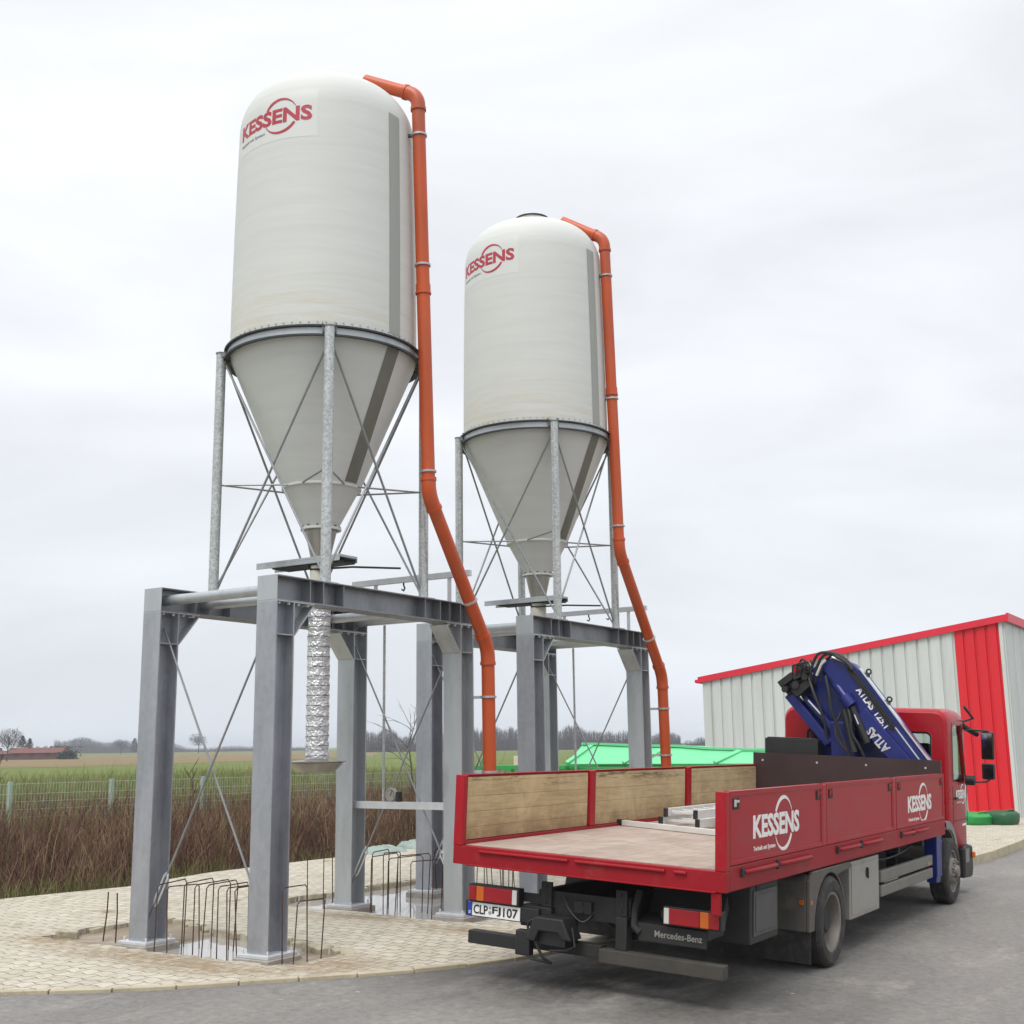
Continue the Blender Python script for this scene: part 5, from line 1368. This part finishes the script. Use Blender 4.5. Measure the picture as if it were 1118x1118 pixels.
def edge_x(y):
    P = sorted(((b, a) for a, b in left_edge))
    for (y0, x0), (y1, x1) in zip(P, P[1:]):
        if y0 <= y <= y1: return x0+(x1-x0)*(y-y0)/max(1e-6, y1-y0)
    return -4.4
def reg_brush():
    y = random.uniform(-4, 40); x = edge_x(y)-.05-abs(random.triangular(0, 11.5, 2.5)); return x, y
def h_brush(x, y):
    d_ = edge_x(y)-x
    base = .50+.58*min(1, d_/1.2)-.22*max(0, min(1, (d_-3.5)/4))
    q_ = noise.noise(Vector((x*.8, y*.8, 0)))+.6*noise.noise(Vector((x*2.1, y*2.1, 5)))
    return base*(.72+.62*q_+random.uniform(-.36, .36)+(.5 if random.random() < .05 else 0))*(1.25 if random.random() < .06 else 1)
blades('brush', 'brush', 30000, reg_brush, h_brush, .0065, .24, 'dense bare brown brush between paving and fence', branch=5)
def reg_behind():
    y = random.uniform(0, 44); return -17.59+.2687*(y-14.11)-random.uniform(.25, 7), y
blades('weeds', 'brush', 9000, reg_behind, lambda x, y: random.uniform(.5, 1.15)*(.8+.6*noise.noise(Vector((x*.5, y*.5, 2)))), .009, .16, 'brown weeds behind the wire fence', branch=3)
def reg_tall():
    y = random.uniform(-4, 40); x = edge_x(y)-random.uniform(1.0, 13); return x, y
blades('dry_stalks', 'grass', 6000, reg_tall, lambda x, y: random.choice((.5, .7, .9, 1.2, 1.5))*random.uniform(.8, 1.1), .005, .18, 'pale dry stalks standing up through the brush', branch=2)
def reg_tuft():
    k_ = random.choice(TUFTS); return k_[0]+random.gauss(0, .16), k_[1]+random.gauss(0, .22)
TUFTS = []
for _ in range(60):
    y_ = random.uniform(-2, 24); TUFTS.append((edge_x(y_)-.12-abs(random.gauss(0, .5)), y_))
blades('edge_grass', 'grass', 5200, reg_tuft, lambda x, y: random.uniform(.12, .5) if x < edge_x(y)-.02 else 0, .005, .3, 'pale dry grass tufts along the paving edge')
def reg_grass():
    y = random.uniform(0, 70); x = -18-abs(random.triangular(0, 60, 3)); return x, y
blades('long_grass', 'grass', 26000, reg_grass, lambda x, y: random.uniform(.25, .8)*(1 if random.random() < .93 else 1.8), .016, .25, 'long yellow green grass beyond the fence')

# ---- bare saplings and drooping birch twigs
def sapling(x, y, h, label, spread=.5, n=14, droop=0, name='bare_sapling', cat='sapling'):
    t = thing(name, label, cat, (x, y, -.3))
    k = MB(); tp = [(random.uniform(-.03, .03)*i, random.uniform(-.03, .03)*i, h*i/6) for i in range(7)]
    k.path(tp, [max(.006, .012*h*(1-i/7)) for i in range(7)], 6); k.build('trunk', 'bark', t, smooth=50)
    k = MB()
    for i in range(n):
        z = random.uniform(.3, .97); b0 = Vector(tp[int(z*6)]).lerp(Vector(tp[min(6, int(z*6)+1)]), z*6-int(z*6))
        a = random.uniform(0, 2*PI); ln = spread*random.uniform(.5, 1.1)*(1.25-z*.6)
        d_ = Vector((math.cos(a)*.7, math.sin(a)*.7, .8)).normalized()
        pts = [b0]
        for j in range(5):
            d_ = (d_+Vector((random.gauss(0, .12), random.gauss(0, .12), .05-droop))).normalized(); pts.append(pts[-1]+d_*ln/5)
        k.path(pts, [.008*(h/2)**.5*(1-j/7) for j in range(6)], 5)
        for j in (2, 3, 4):
            d2 = (d_+Vector((random.gauss(0, .5), random.gauss(0, .5), random.gauss(0, .3)))).normalized()
            k.path([pts[j], pts[j]+d2*ln*.2, pts[j]+d2*ln*.38+Vector((0, 0, -droop*.1))], [.005, .004, .002], 4)
    k.build('twigs', 'twig', t, smooth=50)
    return t
sapling(-12.6, 7.0, 1.95, 'leafless twiggy sapling left of the leftmost column among brown brush', .7, 22)
sapling(-10.5, 10.5, 1.75, 'leafless sapling seen between the two leftmost columns', .6, 14)
sapling(-11.6, 20.0, 3.4, 'tall bare birch sapling with arching twigs behind the foil hose', 1.4, 13, .14)

# ================================================================== FAR BACKGROUND
def crown_mesh(k, c, rx, rz, n, size, rnd, upright=.6):
    for _ in range(n):
        while True:
            u = Vector((rnd.uniform(-1, 1), rnd.uniform(-1, 1), rnd.uniform(-1, 1)))
            if u.length <= 1: break
        p = c+Vector((u.x*rx, u.y*rx, u.z*rz))
        d_ = Vector((rnd.gauss(0, .5)+u.x*.6, rnd.gauss(0, .5)+u.y*.6, upright+rnd.random()*.5)).normalized()*size*rnd.uniform(.6, 1.6)
        wv = d_.cross(Vector((rnd.gauss(0, 1), rnd.gauss(0, 1), rnd.gauss(0, 1)))).normalized()*size*.075
        k.face([p-wv, p+wv, p+d_])
def bare_tree(px, dist, h, wd, label, rnd, group=None, far=False, name='bare_tree'):
    p = dirpt(px, dist); t = thing(name, label, 'tree', p, group)
    k = MB(); k.path([(0, 0, 0), (.02*h, 0, h*.3), (0, .02*h, h*.62)], [h*.022, h*.016, h*.008], 7)
    for i in range(7):
        a = i*2.4; z = h*(.25+.06*i); k.path([(0, 0, z), (math.cos(a)*wd*.25, math.sin(a)*wd*.25, z+h*.14), (math.cos(a)*wd*.4, math.sin(a)*wd*.4, z+h*.3)], [h*.009, h*.006, h*.003], 5)
    k.build('trunk', 'wood_far', t, smooth=50)
    k = MB()
    for i in range(6):
        a = rnd.uniform(0, 2*PI); r_ = wd*.22
        crown_mesh(k, Vector((math.cos(a)*r_, math.sin(a)*r_, h*rnd.uniform(.45, .78))), wd*.32, h*.2, 170, h*.075, rnd)
    k.build('crown', 'crown_far' if far else 'crown', t)
    return t
rnd = random.Random(5)
# woods that read as one mass, with twiggy tops
def wood(name, px0, px1, dist, h0, h1, n, m, label, hfun=None):
    k = MB()
    for i in range(n):
        px = rnd.uniform(px0, px1); ds = dist*rnd.uniform(.96, 1.06); p = dirpt(px, ds)
        h = rnd.uniform(h0, h1)*(hfun(px) if hfun else 1)
        tl = .12*h*rnd.uniform(.7, 1.3)
        lean = Vector((rnd.gauss(0, .05)*h, rnd.gauss(0, .05)*h, h))
        tv = Vector((p.x-CAMP.x, p.y-CAMP.y, 0)).normalized().cross(Vector((0, 0, 1)))*(.010*h*rnd.uniform(.6, 1.4))
        k.face([p-tv, p+tv, p+lean+tv*.2, p+lean-tv*.2])
        for _ in range(9):
            s0 = p+lean*rnd.uniform(.3, .9); e_ = s0+Vector((rnd.gauss(0, .09)*h, rnd.gauss(0, .09)*h, rnd.uniform(.05, .22)*h))
            k.face([s0-tv*.5, s0+tv*.5, e_])
    # undergrowth
    for i in range(n*2):
        px = rnd.uniform(px0, px1); p = dirpt(px, dist*rnd.uniform(.97, 1.03)); h = rnd.uniform(.25, .72)*h0*(hfun(px) if hfun else 1)
        tv = Vector((p.x-CAMP.x, p.y-CAMP.y, 0)).normalized().cross(Vector((0, 0, 1)))*(h*.09)
        k.face([p-tv, p+tv, p+tv*.6+Vector((0, 0, h)), p-tv*.5+Vector((0, 0, h*.9))])
    ob = k.build(name, m); ob['kind'] = 'stuff'; ob['label'] = label
    return ob
def hprof(px): return .62+.45*noise.noise(Vector((px*.03, 1.3, 0)))+.25*noise.noise(Vector((px*.09, 4.3, 0))) + (.25 if px < 520 else .12 if px < 740 else -.2)
wood('far_wood', 396, 800, 520, 7.5, 10.5, 3600, 'crown', 'bare grey brown winter wood along the horizon', hprof)
wood('distant_wood', 55, 335, 950, 10, 13, 3000, 'crown_far', 'blue grey distant wood along the horizon', lambda px: max(.25, .75+.5*noise.noise(Vector((px*.03, 9, 0)))-(.45 if px > 165 else 0)))
for px, ds, h, wd, lb in ((291, 420, 11, 8, 'bare round crowned tree alone on the horizon between the two front columns'), (4, 300, 8.5, 8, 'bare spreading tree at the left edge beside the farmhouse'), (128, 620, 8, 7, 'small bare tree on the horizon just left of the leftmost column'), (213, 600, 11, 9, 'pale bare tree on the horizon behind the crossed brace rods')):
    bare_tree(px, ds, h, wd, lb, rnd, far=ds > 500)
def conifer(px, dist, h, wd, label):
    t = thing('conifer', label, 'tree', dirpt(px, dist))
    MB().path([(0, 0, 0), (0, 0, h*.9)], [h*.02, h*.006], 7).build('trunk', 'wood_far', t)
    k = MB()
    for i in range(900):
        z = rnd.random()**.8; r_ = wd*.5*min(1, (1-z)*1.9+.16)*rnd.uniform(.55, 1.08); a = rnd.uniform(0, 2*PI)
        p = Vector((math.cos(a)*r_, math.sin(a)*r_, h*(.08+.9*z))); s_ = h*.055*rnd.uniform(.6, 1.4)
        d_ = Vector((math.cos(a), math.sin(a), -.4+rnd.random()))*s_; wv = Vector((-math.sin(a), math.cos(a), 0))*s_*.6
        k.face([p-wv-d_*.4, p+wv-d_*.4, p+d_])
    k.build('crown', 'conifer', t)
conifer(20, 395, 6.9, 3.0, 'taller dark conifer left of the pair behind the farmhouse')
conifer(28, 395, 6.0, 2.4, 'shorter dark conifer right of the pair behind the farmhouse')
conifer(143, 700, 8.5, 4.5, 'lone dark conifer on the horizon touching the leftmost column')
# far farmhouse
def farmhouse(px, dist, ln, h, rh, label, ang):
    t = thing('farmhouse', label, 'building', dirpt(px, dist)); t.rotation_euler = (0, 0, ang)
    MB().box(-ln/2, ln/2, -3, 3, 0, h).build('wall', 'brick_far', t)
    k = MB().prism([(-3.4, h+.01), (3.4, h+.01), (0, h+rh)], 'x', -ln/2-.4, ln/2+.4); rf_ = k.build('roof', 'tile', t)
    MB().box(-ln*.2, -ln*.2+.7, -.4, .4, h+rh*.6, h+rh+.7).build('chimney', 'brick_far', rf_)
    for i in range(3):
        x = -ln*.35+ln*.3*i; MB().box(x-.5, x+.5, -3.03, -3.001, .5*h, .85*h).build('window', 'black', t)
farmhouse(38, 345, 13, 1.7, 1.35, 'far red roofed farmhouse on the horizon at left', R(38))
farmhouse(4, 355, 11, 1.5, .9, 'lower red brick farm building at the left edge of the photo', R(38))
for i, (px, ds, w_, h, lb) in enumerate(((70, 335, 4.6, 1.9, 'dark evergreen hedge right of the far farmhouse'), (58, 420, 14, 3.6, 'dark bushy thicket rising behind the far farmhouse'))):
    t = thing('hedge', lb, 'hedge', dirpt(px, ds)); k = MB()
    for _ in range(700):
        p = Vector((rnd.gauss(0, .33)*w_, rnd.gauss(0, .2)*w_*.5, rnd.uniform(0, 1)*h)); s_ = .35
        a = Vector((rnd.gauss(0, 1), rnd.gauss(0, 1), rnd.gauss(0, 1))).normalized()*s_; b = a.orthogonal().normalized()*s_
        k.face([p-a, p+b, p+a])
    k.build('foliage', 'hedge_far', t)

# ---- grit along the kerb and on the paving, and a few fallen leaves
k = MB()
for _ in range(420):
    p, d_ = at_len(random.uniform(14, 34)); n_ = Vector((d_.y, -d_.x)); q = random.choice((random.gauss(.16, .07), random.uniform(-1.5, 1.6)))
    c = p+n_*q; r_ = random.uniform(.004, .012); z = 0 if q < .1 else road_z(c.x, c.y)
    if .0 < q < .12: z = .012
    k.prism([(c.x+r_*math.cos(a+random.uniform(-.3, .3)), c.y+r_*math.sin(a+random.uniform(-.3, .3))) for a in (0, 1.2, 2.5, 3.8, 5)], 'z', z, z+r_*.9)
gr = k.build('grit', 'kerbstone'); gr['kind'] = 'stuff'; gr['label'] = 'loose grit along the kerb'
# ---- the air: everything far fades a little
hz = MB().box(-1500, 1500, -1500, 1500, -1.4, 13).build('haze', 'field'); hz['kind'] = 'stuff'; hz['label'] = 'thin grey winter haze over the fields'
hm = bpy.data.materials.new('thin haze'); hm.use_nodes = True; hm.node_tree.nodes.clear()
ho = hm.node_tree.nodes.new('ShaderNodeOutputMaterial'); pv = hm.node_tree.nodes.new('ShaderNodeVolumePrincipled')
pv.inputs['Density'].default_value = .00042; pv.inputs['Color'].default_value = (.86, .91, 1, 1); pv.inputs['Anisotropy'].default_value = .1
hm.node_tree.links.new(pv.outputs[0], ho.inputs['Volume']); hz.data.materials.clear(); hz.data.materials.append(hm)
